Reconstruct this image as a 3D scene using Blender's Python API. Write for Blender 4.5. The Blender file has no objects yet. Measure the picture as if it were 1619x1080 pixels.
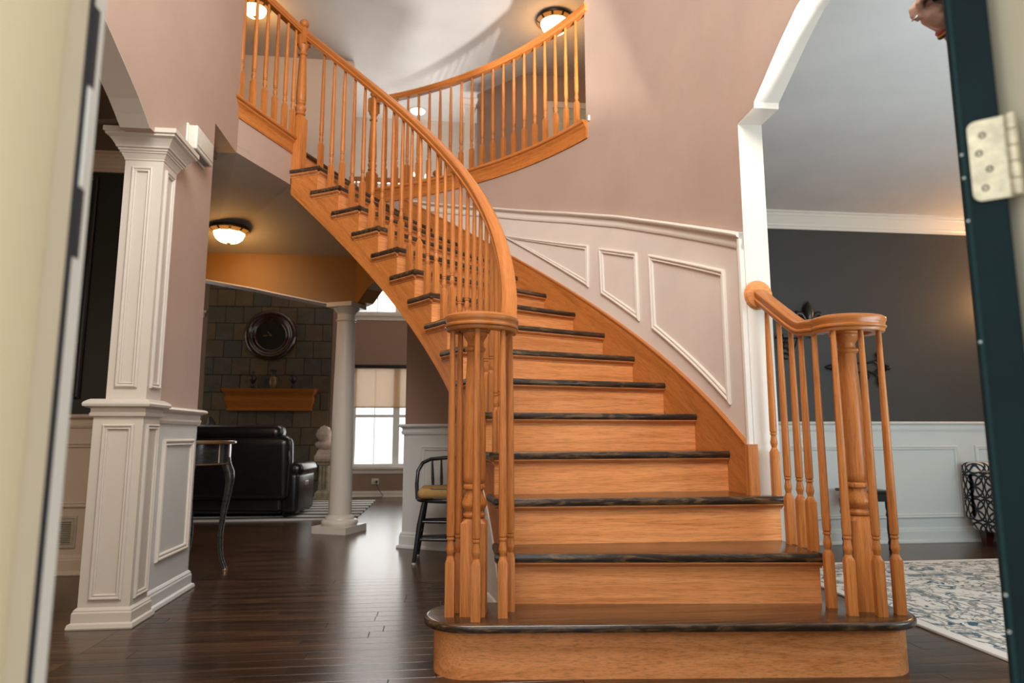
import bpy, bmesh, math, random
from mathutils import Vector, Matrix

random.seed(7)
SC = bpy.context.scene
COL = SC.collection
PI = math.pi
sin, cos, rad = math.sin, math.cos, math.radians

# ------------------------------------------------------------------ camera
CAM_F, CAM_PITCH, CAM_ROLL, CAM_YAW, CAM_H = 1053.178584, 0.139428, -0.001483, 0.113302, 0.840741
cam_d = bpy.data.cameras.new('camera')
cam = bpy.data.objects.new('camera', cam_d)
COL.objects.link(cam)
fw = Vector((sin(CAM_YAW)*cos(CAM_PITCH), cos(CAM_YAW)*cos(CAM_PITCH), sin(CAM_PITCH)))
rt = Vector((cos(CAM_YAW), -sin(CAM_YAW), 0))
up = rt.cross(fw)
rt2 = rt*cos(CAM_ROLL) + up*sin(CAM_ROLL)
up2 = -rt*sin(CAM_ROLL) + up*cos(CAM_ROLL)
m = Matrix((rt2, up2, -fw)).transposed().to_4x4()
m.translation = (0, 0, CAM_H)
cam.matrix_world = m
cam_d.sensor_width = 36
cam_d.sensor_fit = 'HORIZONTAL'
cam_d.lens = 36*CAM_F/1619
cam_d.clip_start = 0.02
cam_d.dof.use_dof = True
cam_d.dof.focus_distance = 2.9
cam_d.dof.aperture_fstop = 3.2
SC.camera = cam

# ------------------------------------------------------------------ world, lights, exposure
vs = SC.view_settings
vs.view_transform = 'Standard'; vs.look = 'None'; vs.gamma = 1; vs.use_curve_mapping = False
vs.exposure = 0.27
SC.cycles.use_denoising = True
SC.cycles.max_bounces = 8
SC.cycles.sample_clamp_indirect = 6
w = bpy.data.worlds.new('sky'); SC.world = w; w.use_nodes = True
w.node_tree.nodes['Background'].inputs[0].default_value = (0.93, 0.97, 1.0, 1)
w.node_tree.nodes['Background'].inputs[1].default_value = 1.7

def area(name, loc, target, sx, sy, power, col, spread=180):
    d = bpy.data.lights.new(name, 'AREA'); d.shape = 'RECTANGLE'; d.size = sx; d.size_y = sy
    d.energy = power; d.color = col; d.spread = rad(spread)
    o = bpy.data.objects.new(name, d); COL.objects.link(o); o.location = loc
    o.rotation_euler = (Vector(target)-Vector(loc)).to_track_quat('-Z', 'Y').to_euler()
    return o
def point(name, loc, power, col, r=.05):
    d = bpy.data.lights.new(name, 'POINT'); d.energy = power; d.color = col; d.shadow_soft_size = r
    o = bpy.data.objects.new(name, d); COL.objects.link(o); o.location = loc
    return o
WARM = (1.0, 0.44, 0.08)
# daylight through the open doorway, the family room windows and an assumed tall window over the front door, assumed unseen room lights, plus added fill lights
area('assumed_transom_daylight', (0.0, 0.95, 4.0), (0.1, 4.6, 2.3), 2.2, 1.7, 130, (1.0, 0.96, 0.91))  # assumed window above the door, never in view
area('daylight_doorway', (0.1, -1.9, 1.5), (0.2, 3.0, 1.0), 1.6, 1.7, 3, (1.0, 0.95, 0.86))
area('stair_left_fill', (-0.95, 0.92, 1.35), (0.5, 3.8, 1.1), 0.4, 1.6, 3.2, (1.0, 0.96, 0.9))  # added fill to brighten stringer and spandrel; the wall has no window here
area('low_rail_shadow_light', (1.90, -0.86, 0.62), (0.55, 6.8, 5.48), 0.12, 0.12, 66, (1.0, 0.97, 0.94), 50)  # casts the handrail shadow on the upper ceiling; its wall opening is made up
area('assumed_right_room_daylight', (3.7, 1.0, 1.35), (2.5, 4.2, 3.0), 1.8, 1.5, 58, (0.70, 0.92, 1.0))  # assumed front window of the right room, unseen; no opening is built
area('right_ceiling_fill', (2.5, 1.2, 0.9), (2.3, 2.6, 3.0), 1.4, 0.5, 26, (0.78, 0.93, 1.0))  # added upward fill brightening the right room ceiling near the arch
area('assumed_left_room_light', (-3.0, 1.0, 1.2), (-2.2, 4.5, 0.5), 1.4, 1.0, 14, (1.0, 0.74, 0.48))  # assumed warm source, unseen
area('daylight_family_window', (-0.62, 9.38, 1.05), (-0.9, 5.5, 0.4), 1.0, 1.3, 6, (1.0, 0.97, 0.9))
area('assumed_family_side_light', (-4.4, 8.3, 1.8), (-2.0, 8.2, 1.2), 1.6, 1.8, 7, (1.0, 0.95, 0.85))  # assumed side source, unseen; the outer wall has no window here
area('family_wall_fill', (1.0, 7.9, 1.6), (-1.0, 9.4, 0.7), 1.2, 1.4, 11, (1.0, 0.93, 0.82))  # added fill inside the room to brighten the wall below the window
area('daylight_family_upper', (-0.1, 9.3, 3.3), (0.0, 7.0, 4.6), 2.4, 1.2, 70, (1.0, 0.97, 0.92))

# ------------------------------------------------------------------ helpers
class MB:
    def __init__(s): s.v = []; s.f = []; s.uv = {}
    def add(s, vs_, fs, uvs=None):
        b = len(s.v); s.v += [tuple(q) for q in vs_]
        for i, f in enumerate(fs):
            if uvs: s.uv[len(s.f)] = uvs[i]
            s.f.append([b+j for j in f])
        return s
    def box(s, x0, x1, y0, y1, z0, z1):
        return s.add([(x0,y0,z0),(x1,y0,z0),(x1,y1,z0),(x0,y1,z0),(x0,y0,z1),(x1,y0,z1),(x1,y1,z1),(x0,y1,z1)],
                     [(0,3,2,1),(4,5,6,7),(0,1,5,4),(1,2,6,5),(2,3,7,6),(3,0,4,7)])
    def obox(s, c, sz, rz=0.0, rx=0.0, ry=0.0):
        M = Matrix.Translation(c) @ Matrix.Rotation(rz,4,'Z') @ Matrix.Rotation(ry,4,'Y') @ Matrix.Rotation(rx,4,'X')
        a, b_, c_ = sz[0]/2, sz[1]/2, sz[2]/2
        pts = [M @ Vector(q) for q in [(-a,-b_,-c_),(a,-b_,-c_),(a,b_,-c_),(-a,b_,-c_),(-a,-b_,c_),(a,-b_,c_),(a,b_,c_),(-a,b_,c_)]]
        return s.add(pts, [(0,3,2,1),(4,5,6,7),(0,1,5,4),(1,2,6,5),(2,3,7,6),(3,0,4,7)])
    def rbox(s, c, sz, r=.05, rz=0.0, rx=0.0, ry=0.0, seg=3):
        bm = bmesh.new(); bmesh.ops.create_cube(bm, size=1)
        for q in bm.verts: q.co = Vector((q.co.x*sz[0], q.co.y*sz[1], q.co.z*sz[2]))
        bmesh.ops.bevel(bm, geom=list(bm.edges), offset=min(r, min(sz)*.49), segments=seg, profile=.5, affect='EDGES')
        M = Matrix.Translation(c) @ Matrix.Rotation(rz,4,'Z') @ Matrix.Rotation(ry,4,'Y') @ Matrix.Rotation(rx,4,'X')
        bm.verts.index_update()
        s.add([M @ q.co for q in bm.verts], [[q.index for q in f.verts] for f in bm.faces]); bm.free()
        return s
    def loft(s, rings, closed=True, caps=True):
        n = len(rings[0]); b = len(s.v)
        for r in rings: s.v += [tuple(q) for q in r]
        for i in range(len(rings)-1):
            for j in range(n if closed else n-1):
                k = (j+1) % n
                s.f.append([b+i*n+j, b+i*n+k, b+(i+1)*n+k, b+(i+1)*n+j])
        if caps:
            s.f.append([b+j for j in range(n)][::-1])
            s.f.append([b+(len(rings)-1)*n+j for j in range(n)])
        return s
    def lathe(s, prof, c=(0,0,0), n=24, M=None, caps=True):
        rings = []
        for r, z in prof:
            ring = [Vector((r*cos(2*PI*j/n), r*sin(2*PI*j/n), z)) for j in range(n)]
            ring = [(M @ q if M else q) + Vector(c) for q in ring]
            rings.append(ring)
        return s.loft(rings, caps=caps)
    def tube(s, path, r, n=8, caps=True):
        path = [Vector(q) for q in path]; rings = []; prev = None
        for i, q in enumerate(path):
            t = (path[min(i+1,len(path)-1)] - path[max(i-1,0)]).normalized()
            if prev is None:
                a = Vector((0,0,1)) if abs(t.z) < .9 else Vector((1,0,0))
                u = t.cross(a).normalized()
            else: u = (prev - t*prev.dot(t)).normalized()
            prev = u; v_ = t.cross(u)
            rr = r[i] if isinstance(r, (list, tuple)) else r
            rings.append([q + (u*cos(2*PI*j/n)+v_*sin(2*PI*j/n))*rr for j in range(n)])
        return s.loft(rings, caps=caps)
    def sweep(s, prof, path):
        """closed profile (side, up) carried along a path; side = right of travel; writes uv (length, girth)"""
        path = [Vector(q) for q in path]; n = len(prof); b = len(s.v); L = [0.0]; g = [0.0]
        for i in range(1, len(path)): L.append(L[-1] + (path[i]-path[i-1]).length)
        for j in range(n): g.append(g[-1] + math.dist(prof[j], prof[(j+1) % n]))
        for i, q in enumerate(path):
            t = (path[min(i+1,len(path)-1)] - path[max(i-1,0)]).normalized()
            side = t.cross(Vector((0,0,1))).normalized(); u = side.cross(t).normalized()
            s.v += [tuple(q + side*a + u*h) for a, h in prof]
        for i in range(len(path)-1):
            for j in range(n):
                k = (j+1) % n
                s.uv[len(s.f)] = [(L[i],g[j]),(L[i],g[j+1]),(L[i+1],g[j+1]),(L[i+1],g[j])]
                s.f.append([b+i*n+j, b+i*n+k, b+(i+1)*n+k, b+(i+1)*n+j])
        s.f.append([b+j for j in range(n)]); s.f.append([b+(len(path)-1)*n+j for j in range(n)][::-1])
        return s
    def prism(s, poly, z0, z1):
        n = len(poly)
        return s.loft([[(x,y,z0) for x, y in poly], [(x,y,z1) for x, y in poly]])
    def mold(s, p0, p1, prof, nrm, e0=0, e1=0):
        """profile (out, z) extruded from p0 to p1; nrm = outward dir; e0/e1: mitre (+1 longer outward)"""
        p0 = Vector(p0); p1 = Vector(p1); d = (p1-p0).normalized(); nv = Vector(nrm).normalized()
        r0 = [p0 + nv*a + Vector((0,0,z)) - d*a*e0 for a, z in prof]
        r1 = [p1 + nv*a + Vector((0,0,z)) + d*a*e1 for a, z in prof]
        return s.loft([r0, r1])
    def rectloft(s, x0, x1, y0, y1, prof):
        return s.loft([[(x0-d,y0-d,z),(x1+d,y0-d,z),(x1+d,y1+d,z),(x0-d,y1+d,z)] for d, z in prof])
    def frame(s, poly, fn, w=.034, h=.018, sub=1):
        """picture-frame moulding along a closed 2d polygon (counter-clockwise), fn(a,b,depth)->world"""
        n = len(poly)
        def off(d):
            out = []
            for i in range(n):
                p0, p1, p2 = Vector(poly[i-1]), Vector(poly[i]), Vector(poly[(i+1) % n])
                e1 = (p1-p0).normalized(); e2 = (p2-p1).normalized()
                n1 = Vector((-e1.y, e1.x)); n2 = Vector((-e2.y, e2.x))
                bis = (n1+n2); k = d*2/max(bis.length_squared, .15)
                out.append(p1 + bis*k)
            return out
        prof = [(0,-.002),(0,.5*h),(.12*w,.85*h),(.28*w,h),(.42*w,.9*h),(.5*w,.6*h),(.62*w,.55*h),(.8*w,.75*h),(.92*w,.6*h),(w,.25*h),(w,-.002)]
        rows = []
        for d, dep in prof:
            o = off(d); ring = []
            for i in range(n):
                for k in range(sub):
                    q = o[i].lerp(o[(i+1) % n], k/sub)
                    ring.append(fn(q.x, q.y, dep))
            rows.append(ring)
        return s.loft(rows, caps=False)

def link(name, data):
    o = bpy.data.objects.new(name, data); COL.objects.link(o); return o
def meshdata(mb, name, mat, smooth=None):
    me = bpy.data.meshes.new(name); me.from_pydata(mb.v, [], mb.f)
    if mb.uv:
        lay = me.uv_layers.new(name='UVMap')
        for pi_, poly in enumerate(me.polygons):
            if pi_ in mb.uv:
                for li, q in zip(poly.loop_indices, mb.uv[pi_]): lay.data[li].uv = q
    bm = bmesh.new(); bm.from_mesh(me); bmesh.ops.recalc_face_normals(bm, faces=bm.faces); bm.to_mesh(me); bm.free()
    if smooth:
        me.shade_smooth(); me.set_sharp_from_angle(angle=rad(smooth))
    if mat: me.materials.append(mat)
    me.update()
    return me
def adopt(o, parent):
    if parent is not None:
        o.parent = parent
        o.matrix_parent_inverse = parent_inv(parent)
    return o
def parent_inv(p):
    M = Matrix.Identity(4); chain = []
    while p: chain.append(p); p = p.parent
    for q in reversed(chain): M = M @ q.matrix_parent_inverse @ q.matrix_basis
    return M.inverted()
def part(name, mb, mat, parent=None, smooth=None):
    """mesh given in world coordinates, optionally child of parent"""
    return adopt(link(name, meshdata(mb, name, mat, smooth)), parent)
def inst(name, data, loc, rz, parent=None):
    o = link(name, data); o.location = loc; o.rotation_euler = (0,0,rz); return adopt(o, parent)
def thing(name, label, cat, loc=(0,0,0), rz=0, group=None):
    o = link(name, None); o.empty_display_size = .1; o.location = loc; o.rotation_euler = (0,0,rz)
    return tag(o, label, cat, group)
def tag(o, label, cat=None, group=None):
    o['label'] = label
    if cat: o['category'] = cat
    if group: o['group'] = group
    return o
def struct(o, label=None):
    o['kind'] = 'structure'
    if label: o['label'] = label
    return o
def bevel(o, wdt, seg=2, ang=35):
    md = o.modifiers.new('bevel', 'BEVEL'); md.width = wdt; md.segments = seg; md.limit_method = 'ANGLE'; md.angle_limit = rad(ang)
    return o

# ------------------------------------------------------------------ materials
def newmat(name):
    mt = bpy.data.materials.new(name); mt.use_nodes = True
    nt = mt.node_tree; bs = nt.nodes['Principled BSDF']
    return mt, nt, bs
def N(nt, t, **kw):
    n = nt.nodes.new(t)
    for k, v_ in kw.items(): setattr(n, k, v_)
    return n
def coords(nt, kind, scale=(1,1,1), rnd=False):
    if kind == 'world':
        g = N(nt, 'ShaderNodeNewGeometry').outputs['Position']
    else:
        g = N(nt, 'ShaderNodeTexCoord').outputs['UV' if kind == 'uv' else 'Object']
    if rnd:
        oi = N(nt, 'ShaderNodeObjectInfo'); mul = N(nt, 'ShaderNodeMath', operation='MULTIPLY'); mul.inputs[1].default_value = 37.0
        nt.links.new(oi.outputs['Random'], mul.inputs[0])
        ad = N(nt, 'ShaderNodeVectorMath', operation='ADD'); nt.links.new(g, ad.inputs[0]); nt.links.new(mul.outputs[0], ad.inputs[1]); g = ad.outputs[0]
    mp = N(nt, 'ShaderNodeMapping'); mp.inputs['Scale'].default_value = scale
    nt.links.new(g, mp.inputs['Vector']); return mp.outputs[0]
def ramp(nt, fac, stops):
    r = N(nt, 'ShaderNodeValToRGB'); e = r.color_ramp.elements
    while len(e) < len(stops): e.new(.5)
    for el, (p, c) in zip(e, stops): el.position = p; el.color = (*c, 1)
    nt.links.new(fac, r.inputs[0]); return r.outputs[0]
def noise(nt, vec, scale=1, detail=4, rough=.6, dist=0.0):
    n = N(nt, 'ShaderNodeTexNoise'); n.inputs['Scale'].default_value = scale; n.inputs['Detail'].default_value = detail
    n.inputs['Roughness'].default_value = rough; n.inputs['Distortion'].default_value = dist
    nt.links.new(vec, n.inputs['Vector']); return n.outputs[0]
def mixc(nt, a, b, fac, mode='MIX'):
    mx = N(nt, 'ShaderNodeMix', data_type='RGBA', blend_type=mode)
    for sock, val in ((mx.inputs[0], fac), (mx.inputs[6], a), (mx.inputs[7], b)):
        if hasattr(val, 'is_linked'): nt.links.new(val, sock)
        elif isinstance(val, (int, float)): sock.default_value = val
        else: sock.default_value = (*val, 1)
    return mx.outputs[2]
def bump(nt, bs, h, strength=.1, dist=.01):
    b = N(nt, 'ShaderNodeBump'); b.inputs['Strength'].default_value = strength; b.inputs['Distance'].default_value = dist
    nt.links.new(h, b.inputs['Height']); nt.links.new(b.outputs[0], bs.inputs['Normal'])
def paint(name, col, rough=.55, var=.05, spec=.35):
    mt, nt, bs = newmat(name)
    v = coords(nt, 'world'); n = noise(nt, v, 2.3, 5)
    c = ramp(nt, n, [(.3, tuple(x*(1-var) for x in col)), (.7, tuple(min(1, x*(1+var)) for x in col))])
    nt.links.new(c, bs.inputs['Base Color']); bs.inputs['Roughness'].default_value = rough
    bs.inputs['Specular IOR Level'].default_value = spec
    bump(nt, bs, noise(nt, v, 220, 2), .06, .002)
    return mt
def wood(name, stops, kind='obj', scale=(1,14,14), rough=.35, rnd=True, fine=1.0, coat=0.0, hv=.12, bstr=.06, pore=.35, spec=.5):
    mt, nt, bs = newmat(name)
    v = coords(nt, kind, scale, rnd)
    base = noise(nt, v, 1.3, 5, .62, 1.2)
    c = ramp(nt, base, stops)
    v2 = coords(nt, kind, tuple(x*9*fine for x in scale), rnd)
    f = noise(nt, v2, 1.6, 3, .7)
    fr = ramp(nt, f, [(.30, (1-pore,)*3), (.52, (1,)*3)])
    c = mixc(nt, c, fr, 1.0, 'MULTIPLY')
    oi = N(nt, 'ShaderNodeObjectInfo'); mr = N(nt, 'ShaderNodeMapRange')
    mr.inputs[3].default_value = 1-hv; mr.inputs[4].default_value = 1+hv
    nt.links.new(oi.outputs['Random'], mr.inputs[0])
    hs = N(nt, 'ShaderNodeHueSaturation'); nt.links.new(mr.outputs[0], hs.inputs['Value']); nt.links.new(c, hs.inputs['Color'])
    nt.links.new(hs.outputs[0], bs.inputs['Base Color'])
    bs.inputs['Specular IOR Level'].default_value = spec
    bs.inputs['Roughness'].default_value = rough; bs.inputs['Coat Weight'].default_value = coat; bs.inputs['Coat Roughness'].default_value = .15
    bump(nt, bs, f, bstr, .002)
    return mt
def plain(name, col, rough=.5, metal=0.0, spec=.5, emit=None, es=1.0, nz=.08, nscale=30):
    mt, nt, bs = newmat(name)
    if nz:
        n = noise(nt, coords(nt, 'obj'), nscale, 4)
        c = ramp(nt, n, [(.3, tuple(x*(1-nz) for x in col)), (.7, tuple(min(1, x*(1+nz)) for x in col))])
        nt.links.new(c, bs.inputs['Base Color'])
    else: bs.inputs['Base Color'].default_value = (*col, 1)
    bs.inputs['Roughness'].default_value = rough; bs.inputs['Metallic'].default_value = metal; bs.inputs['Specular IOR Level'].default_value = spec
    if emit: bs.inputs['Emission Color'].default_value = (*emit, 1); bs.inputs['Emission Strength'].default_value = es
    return mt

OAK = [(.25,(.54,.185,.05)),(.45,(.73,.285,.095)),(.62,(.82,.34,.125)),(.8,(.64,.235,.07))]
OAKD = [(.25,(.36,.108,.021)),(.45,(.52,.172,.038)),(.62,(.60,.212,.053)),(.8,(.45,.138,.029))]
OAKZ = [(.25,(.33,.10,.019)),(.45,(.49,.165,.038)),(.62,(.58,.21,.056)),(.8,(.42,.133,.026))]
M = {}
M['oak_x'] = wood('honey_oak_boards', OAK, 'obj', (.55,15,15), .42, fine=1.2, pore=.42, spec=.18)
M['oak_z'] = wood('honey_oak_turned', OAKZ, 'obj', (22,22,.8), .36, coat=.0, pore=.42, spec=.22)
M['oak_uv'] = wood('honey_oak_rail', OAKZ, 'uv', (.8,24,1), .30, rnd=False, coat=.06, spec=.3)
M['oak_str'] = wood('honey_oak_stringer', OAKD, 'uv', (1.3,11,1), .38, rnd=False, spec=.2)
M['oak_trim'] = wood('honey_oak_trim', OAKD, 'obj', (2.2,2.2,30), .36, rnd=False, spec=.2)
M['tread'] = wood('worn_dark_tread', [(.3,(.022,.011,.006)),(.45,(.068,.031,.013)),(.58,(.15,.07,.029)),(.75,(.05,.024,.011))], 'obj', (.6,20,20), .24, coat=.3, pore=.6)
M['nosing'] = wood('dark_nosing', [(.25,(.012,.007,.004)),(.5,(.034,.019,.010)),(.62,(.15,.082,.034)),(.85,(.02,.011,.006))], 'obj', (5,30,30), .33, coat=.25, pore=.4)
M['floor'] = wood('dark_walnut_floor', [(.25,(.010,.0055,.0032)),(.42,(.030,.015,.0078)),(.58,(.085,.041,.019)),(.75,(.030,.015,.008))], 'world', (.8,15,15), .23, rnd=True, coat=.0, hv=.4, bstr=.12, pore=.6)
M['tan'] = paint('tan_wall_paint', (.45,.328,.262), .5)
M['tan_dk'] = paint('brown_wall_paint', (.31,.20,.145), .5)
M['ochre'] = paint('ochre_hall_paint', (.34,.17,.045), .5)
M['cream'] = paint('cream_wall_paint', (.62,.53,.46), .5)
M['wains'] = paint('wainscot_paint', (.73,.645,.57), .42)
M['white'] = paint('white_trim_paint', (.72,.655,.575), .33, .02)
M['white_col'] = paint('column_white_paint', (.59,.535,.46), .36, .02)
M['white2'] = paint('white_wainscot_paint', (.66,.66,.63), .35, .02)
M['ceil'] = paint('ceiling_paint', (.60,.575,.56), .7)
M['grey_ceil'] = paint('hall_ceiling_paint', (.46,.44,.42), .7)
M['char'] = paint('charcoal_wall_paint', (.052,.049,.045), .5)
M['green'] = paint('dark_green_wall_paint', (.022,.026,.021), .5)
M['black'] = plain('black_lacquer', (.012,.012,.013), .28)
M['iron'] = plain('black_wrought_iron', (.012,.012,.012), .45)
M['bronze'] = plain('bronze_rim', (.05,.026,.012), .4, .6)
M['amber'] = plain('amber_mica', (.30,.12,.03), .4, emit=(1,.42,.08), es=.25)
M['glass_lit'] = plain('lit_glass_bowl', (.95,.88,.75), .3, emit=(1.0,.78,.45), es=5.0, nz=0)
M['leather'] = plain('black_leather', (.012,.010,.010), .30, nz=.3, nscale=12)
M['plastic'] = plain('off_white_plastic', (.62,.60,.52), .4)
M['sky_lit'] = plain('lit_lamp_disc', (1,1,1), .4, emit=(1,.93,.8), es=6, nz=0)
# ------------------------------------------------------------------ stair geometry constants
CX, CY = -2.0235, 2.929
TH0, DTH = -16.8277, 5.15123            # degrees: nosing of tread k at TH0 + DTH*k
H = .19
RI, RO, RW = 2.273, 3.461, 3.48         # nosing edge (open side), skirt face, wall face
def th(k): return TH0 + DTH*k
def nz(t): return H*(t-TH0)/DTH         # nosing line height at angle t
def P2(r, t): return (CX + r*cos(rad(t)), CY + r*sin(rad(t)))
def P3(r, t, z): return (CX + r*cos(rad(t)), CY + r*sin(rad(t)), z)
def lerp_tab(tab, x):
    if x <= tab[0][0]: return tab[0][1]
    for (a, b), (c, d) in zip(tab, tab[1:]):
        if x <= c: return b + (d-b)*(x-a)/(c-a)
    return tab[-1][1]
def arc_slab(mb, r0, r1, t0, t1, zb, zt, n=40, uv=True):
    """curved slab between radii; zb, zt functions of the angle"""
    rings = []; b = len(mb.v); L = 0; us = []
    for i in range(n+1):
        t = t0 + (t1-t0)*i/n
        us.append(r0*rad(t-t0))
        mb.v += [P3(r0,t,zb(t)), P3(r1,t,zb(t)), P3(r1,t,zt(t)), P3(r0,t,zt(t))]
    for i in range(n):
        ta, tb = t0+(t1-t0)*i/n, t0+(t1-t0)*(i+1)/n
        for j in range(4):
            k = (j+1) % 4
            hgt = [zb(ta), zb(ta)-.02, zt(ta)+.02, zt(ta)]; hg2 = [zb(tb), zb(tb)-.02, zt(tb)+.02, zt(tb)]
            o = lambda t_: nz(t_) if uv == 'rake' else 0
            mb.uv[len(mb.f)] = [(us[i],hgt[j]-o(ta)),(us[i],hgt[k]-o(ta)),(us[i+1],hg2[k]-o(tb)),(us[i+1],hg2[j]-o(tb))]
            mb.f.append([b+i*4+j, b+i*4+k, b+(i+1)*4+k, b+(i+1)*4+j])
    mb.f.append([b,b+1,b+2,b+3]); e = b+n*4; mb.f.append([e+3,e+2,e+1,e])
    return mb

# ------------------------------------------------------------------ floor
PX0, PX1, PY0, PY1 = -1.36, 2.12, 1.0, 4.15
fl = MB()
fl.box(-4.6,5.2,.72,9.6,-.06,-.02)
fl.box(-4.6,PX0,.72,9.6,-.02,0); fl.box(PX1,5.2,.72,9.6,-.02,0)
fl.box(PX0,PX1,.72,PY0,-.02,0); fl.box(PX0,PX1,PY1,9.6,-.02,0)
floor = struct(part('floor', fl, M['floor']), 'dark walnut stained hardwood floor')
pw = .0825
pm = MB()
c_ = .0012
pm.loft([[(0,0,-.019),(1,0,-.019),(1,pw,-.019),(0,pw,-.019)],[(0,0,-c_),(1,0,-c_),(1,pw,-c_),(0,pw,-c_)],[(c_,c_,0),(1-c_,c_,0),(1-c_,pw-c_,0),(c_,pw-c_,0)]])
plank_me = meshdata(pm, 'plank', M['floor'])
rows = int(round((PY1-PY0)/pw)); pw_eff = (PY1-PY0)/rows
for r in range(rows):
    x = PX0 - random.random()*.9
    while x < PX1:
        L = random.choice([.7,.95,1.2,1.5]); a, b = max(x, PX0), min(x+L, PX1)
        if b-a > .03:
            o = link('plank', plank_me); o.location = (a+.0006, PY0+r*pw_eff, 0); o.scale = (b-a-.0012, (pw_eff-.0008)/pw, 1)
            adopt(o, floor)
        x += L

# porch outside the door
pb = MB(); pb.box(-2.5,2.8,-3.2,.55,-.16,-.03); pb.box(-.55,.75,.55,.9,-.05,.012)
struct(part('floor_porch', pb, paint('porch_concrete', (.55,.52,.48), .8)), 'pale porch floor and threshold outside the door')

# ------------------------------------------------------------------ profiles (out, z)
def base_prof(h=.11, t=.016):
    return [(0,0),(t+.014,0),(t+.016,.006),(t+.012,.02),(t,.026),(t,h*.72),(t*.75,h*.8),(t*.75,h*.86),(t*.35,h*.95),(0,h)]
def rail_prof(z, h=.085, t=.02):
    return [(0,z-h),(t*.55,z-h),(t*.8,z-h*.82),(t*.8,z-h*.7),(t*.55,z-h*.66),(t*.55,z-h*.4),(t*1.2,z-h*.3),(t*1.9,z-h*.26),(t*2.1,z-h*.16),(t*1.9,z-h*.07),(t*1.3,z),(0,z)]
def crown_prof(z, h=.11, t=.085):
    return [(0,z-h),(.012,z-h),(.014,z-h*.86),(.022,z-h*.8),(.026,z-h*.7),(t*.5,z-h*.52),(t*.72,z-h*.3),(t*.8,z-h*.26),(t*.82,z-h*.14),(t,z-h*.1),(t,z),(0,z)]

# ------------------------------------------------------------------ left foyer wall with arch
XL, XLo = -1.365, -1.50
HC = 5.48
wl = MB()
archL = [(3.16,2.285),(3.10,2.325),(3.03,2.367),(2.915,2.423),(2.75,2.497),(2.6,2.562),(2.4,2.625),(2.15,2.655),(1.8,2.66),(1.4,2.62),(1.05,2.52),(.87,2.42)]
def arch_wall(mb, x0, x1, arch, ztop):
    a = [(x0,y,z) for y, z in arch]; b = [(x1,y,z) for y, z in arch]
    at = [(x0,y,ztop) for y, z in arch]; bt = [(x1,y,ztop) for y, z in arch]
    n = len(arch)
    mb.loft([[a[i], b[i], bt[i], at[i]] for i in range(n)])
wl.box(XLo,XL,3.16,4.03,2.285,HC); wl.box(XLo,XL,3.44,4.03,0,2.285); wl.box(XLo,XL,4.03,4.47,2.732,HC)
arch_wall(wl, XLo, XL, archL, HC)
wall_left = struct(part('wall_left', wl, M['tan']), 'tan foyer wall with arched opening on the left')
mb = MB()
asoff = [(XLo-.001,y,z) for y, z in archL]
for (y, z), (y2, z2) in zip(archL, archL[1:]):
    mb.add([(XLo,y,z-.004),(XL,y,z-.004),(XL,y2,z2-.004),(XLo,y2,z2-.004),(XLo,y,z+.002),(XL,y,z+.002),(XL,y2,z2+.002),(XLo,y2,z2+.002)],
           [(0,1,2,3),(4,7,6,5),(0,4,5,1),(1,5,6,2),(2,6,7,3),(3,7,4,0)])
part('arch_soffit', mb, M['white'], wall_left)
mb = MB(); mb.box(XL,XL+.005,3.46,4.032,.05,.93); mb.box(XLo,XL+.005,4.028,4.035,.05,.93)
part('wainscot_panel', mb, M['white2'], wall_left)
mb = MB(); mb.mold((XL+.004,3.455,0),(XL+.004,4.035,0),base_prof(.10),(1,0,0),0,1); mb.mold((XL+.004,4.035,0),(XLo,4.035,0),base_prof(.10),(0,1,0),1,0)
part('baseboard', mb, M['white2'], wall_left)
mb = MB(); mb.mold((XL+.004,3.44,0),(XL+.004,4.035,0),rail_prof(.985,.085),(1,0,0),0,1); mb.mold((XL+.004,4.035,0),(XLo,4.035,0),rail_prof(.985,.085),(0,1,0),1,0)
part('chair_rail', mb, M['white'], wall_left)
mb = MB(); mb.frame([(3.553,.222),(3.975,.222),(3.975,.822),(3.553,.822)], lambda a,b,d: (XL+.005+d,a,b), .036, .016)
part('panel_moulding', mb, M['white'], wall_left)

# ------------------------------------------------------------------ panelled square column carrying the left arch
colm = thing('square_column', 'white panelled square column on a pedestal under the left arch', 'column', (-1.45,3.36,0))
mb = MB(); mb.box(-1.56,-1.342,3.27,3.452,0,.93); part('pedestal', mb, M['white_col'], colm)
mb = MB(); mb.rectloft(-1.56,-1.342,3.27,3.452,[(.028,0),(.03,.006),(.026,.022),(.016,.027),(.016,.066),(.012,.072),(.012,.077),(.004,.086),(0,.088)]); part('base_moulding', mb, M['white_col'], colm)
mb = MB(); mb.rectloft(-1.56,-1.342,3.27,3.452,[(.002,.925),(.012,.93),(.014,.942),(.01,.946),(.01,.965),(.026,.97),(.036,.975),(.038,.985),(.034,.994),(.022,1.003),(.012,1.008),(-.03,1.008)]); part('pedestal_cap', mb, M['white_col'], colm)
mb = MB(); mb.box(-1.522,-1.345,3.288,3.455,1.0,2.21); part('shaft', mb, M['white_col'], colm)
mb = MB(); mb.rectloft(-1.522,-1.345,3.288,3.455,[(0,2.17),(.004,2.175),(.004,2.18),(.014,2.2),(.016,2.205),(.02,2.206),(.021,2.214),(.026,2.216),(.027,2.226),(.034,2.228),(.036,2.236),(.044,2.25),(.056,2.268),(.066,2.274),(.07,2.276),(.07,2.287),(.078,2.289),(.078,2.312),(-.03,2.312)]); part('capital', mb, M['white_col'], colm)
FY = lambda y0: (lambda a,b,d: (a, y0-d, b))
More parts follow.
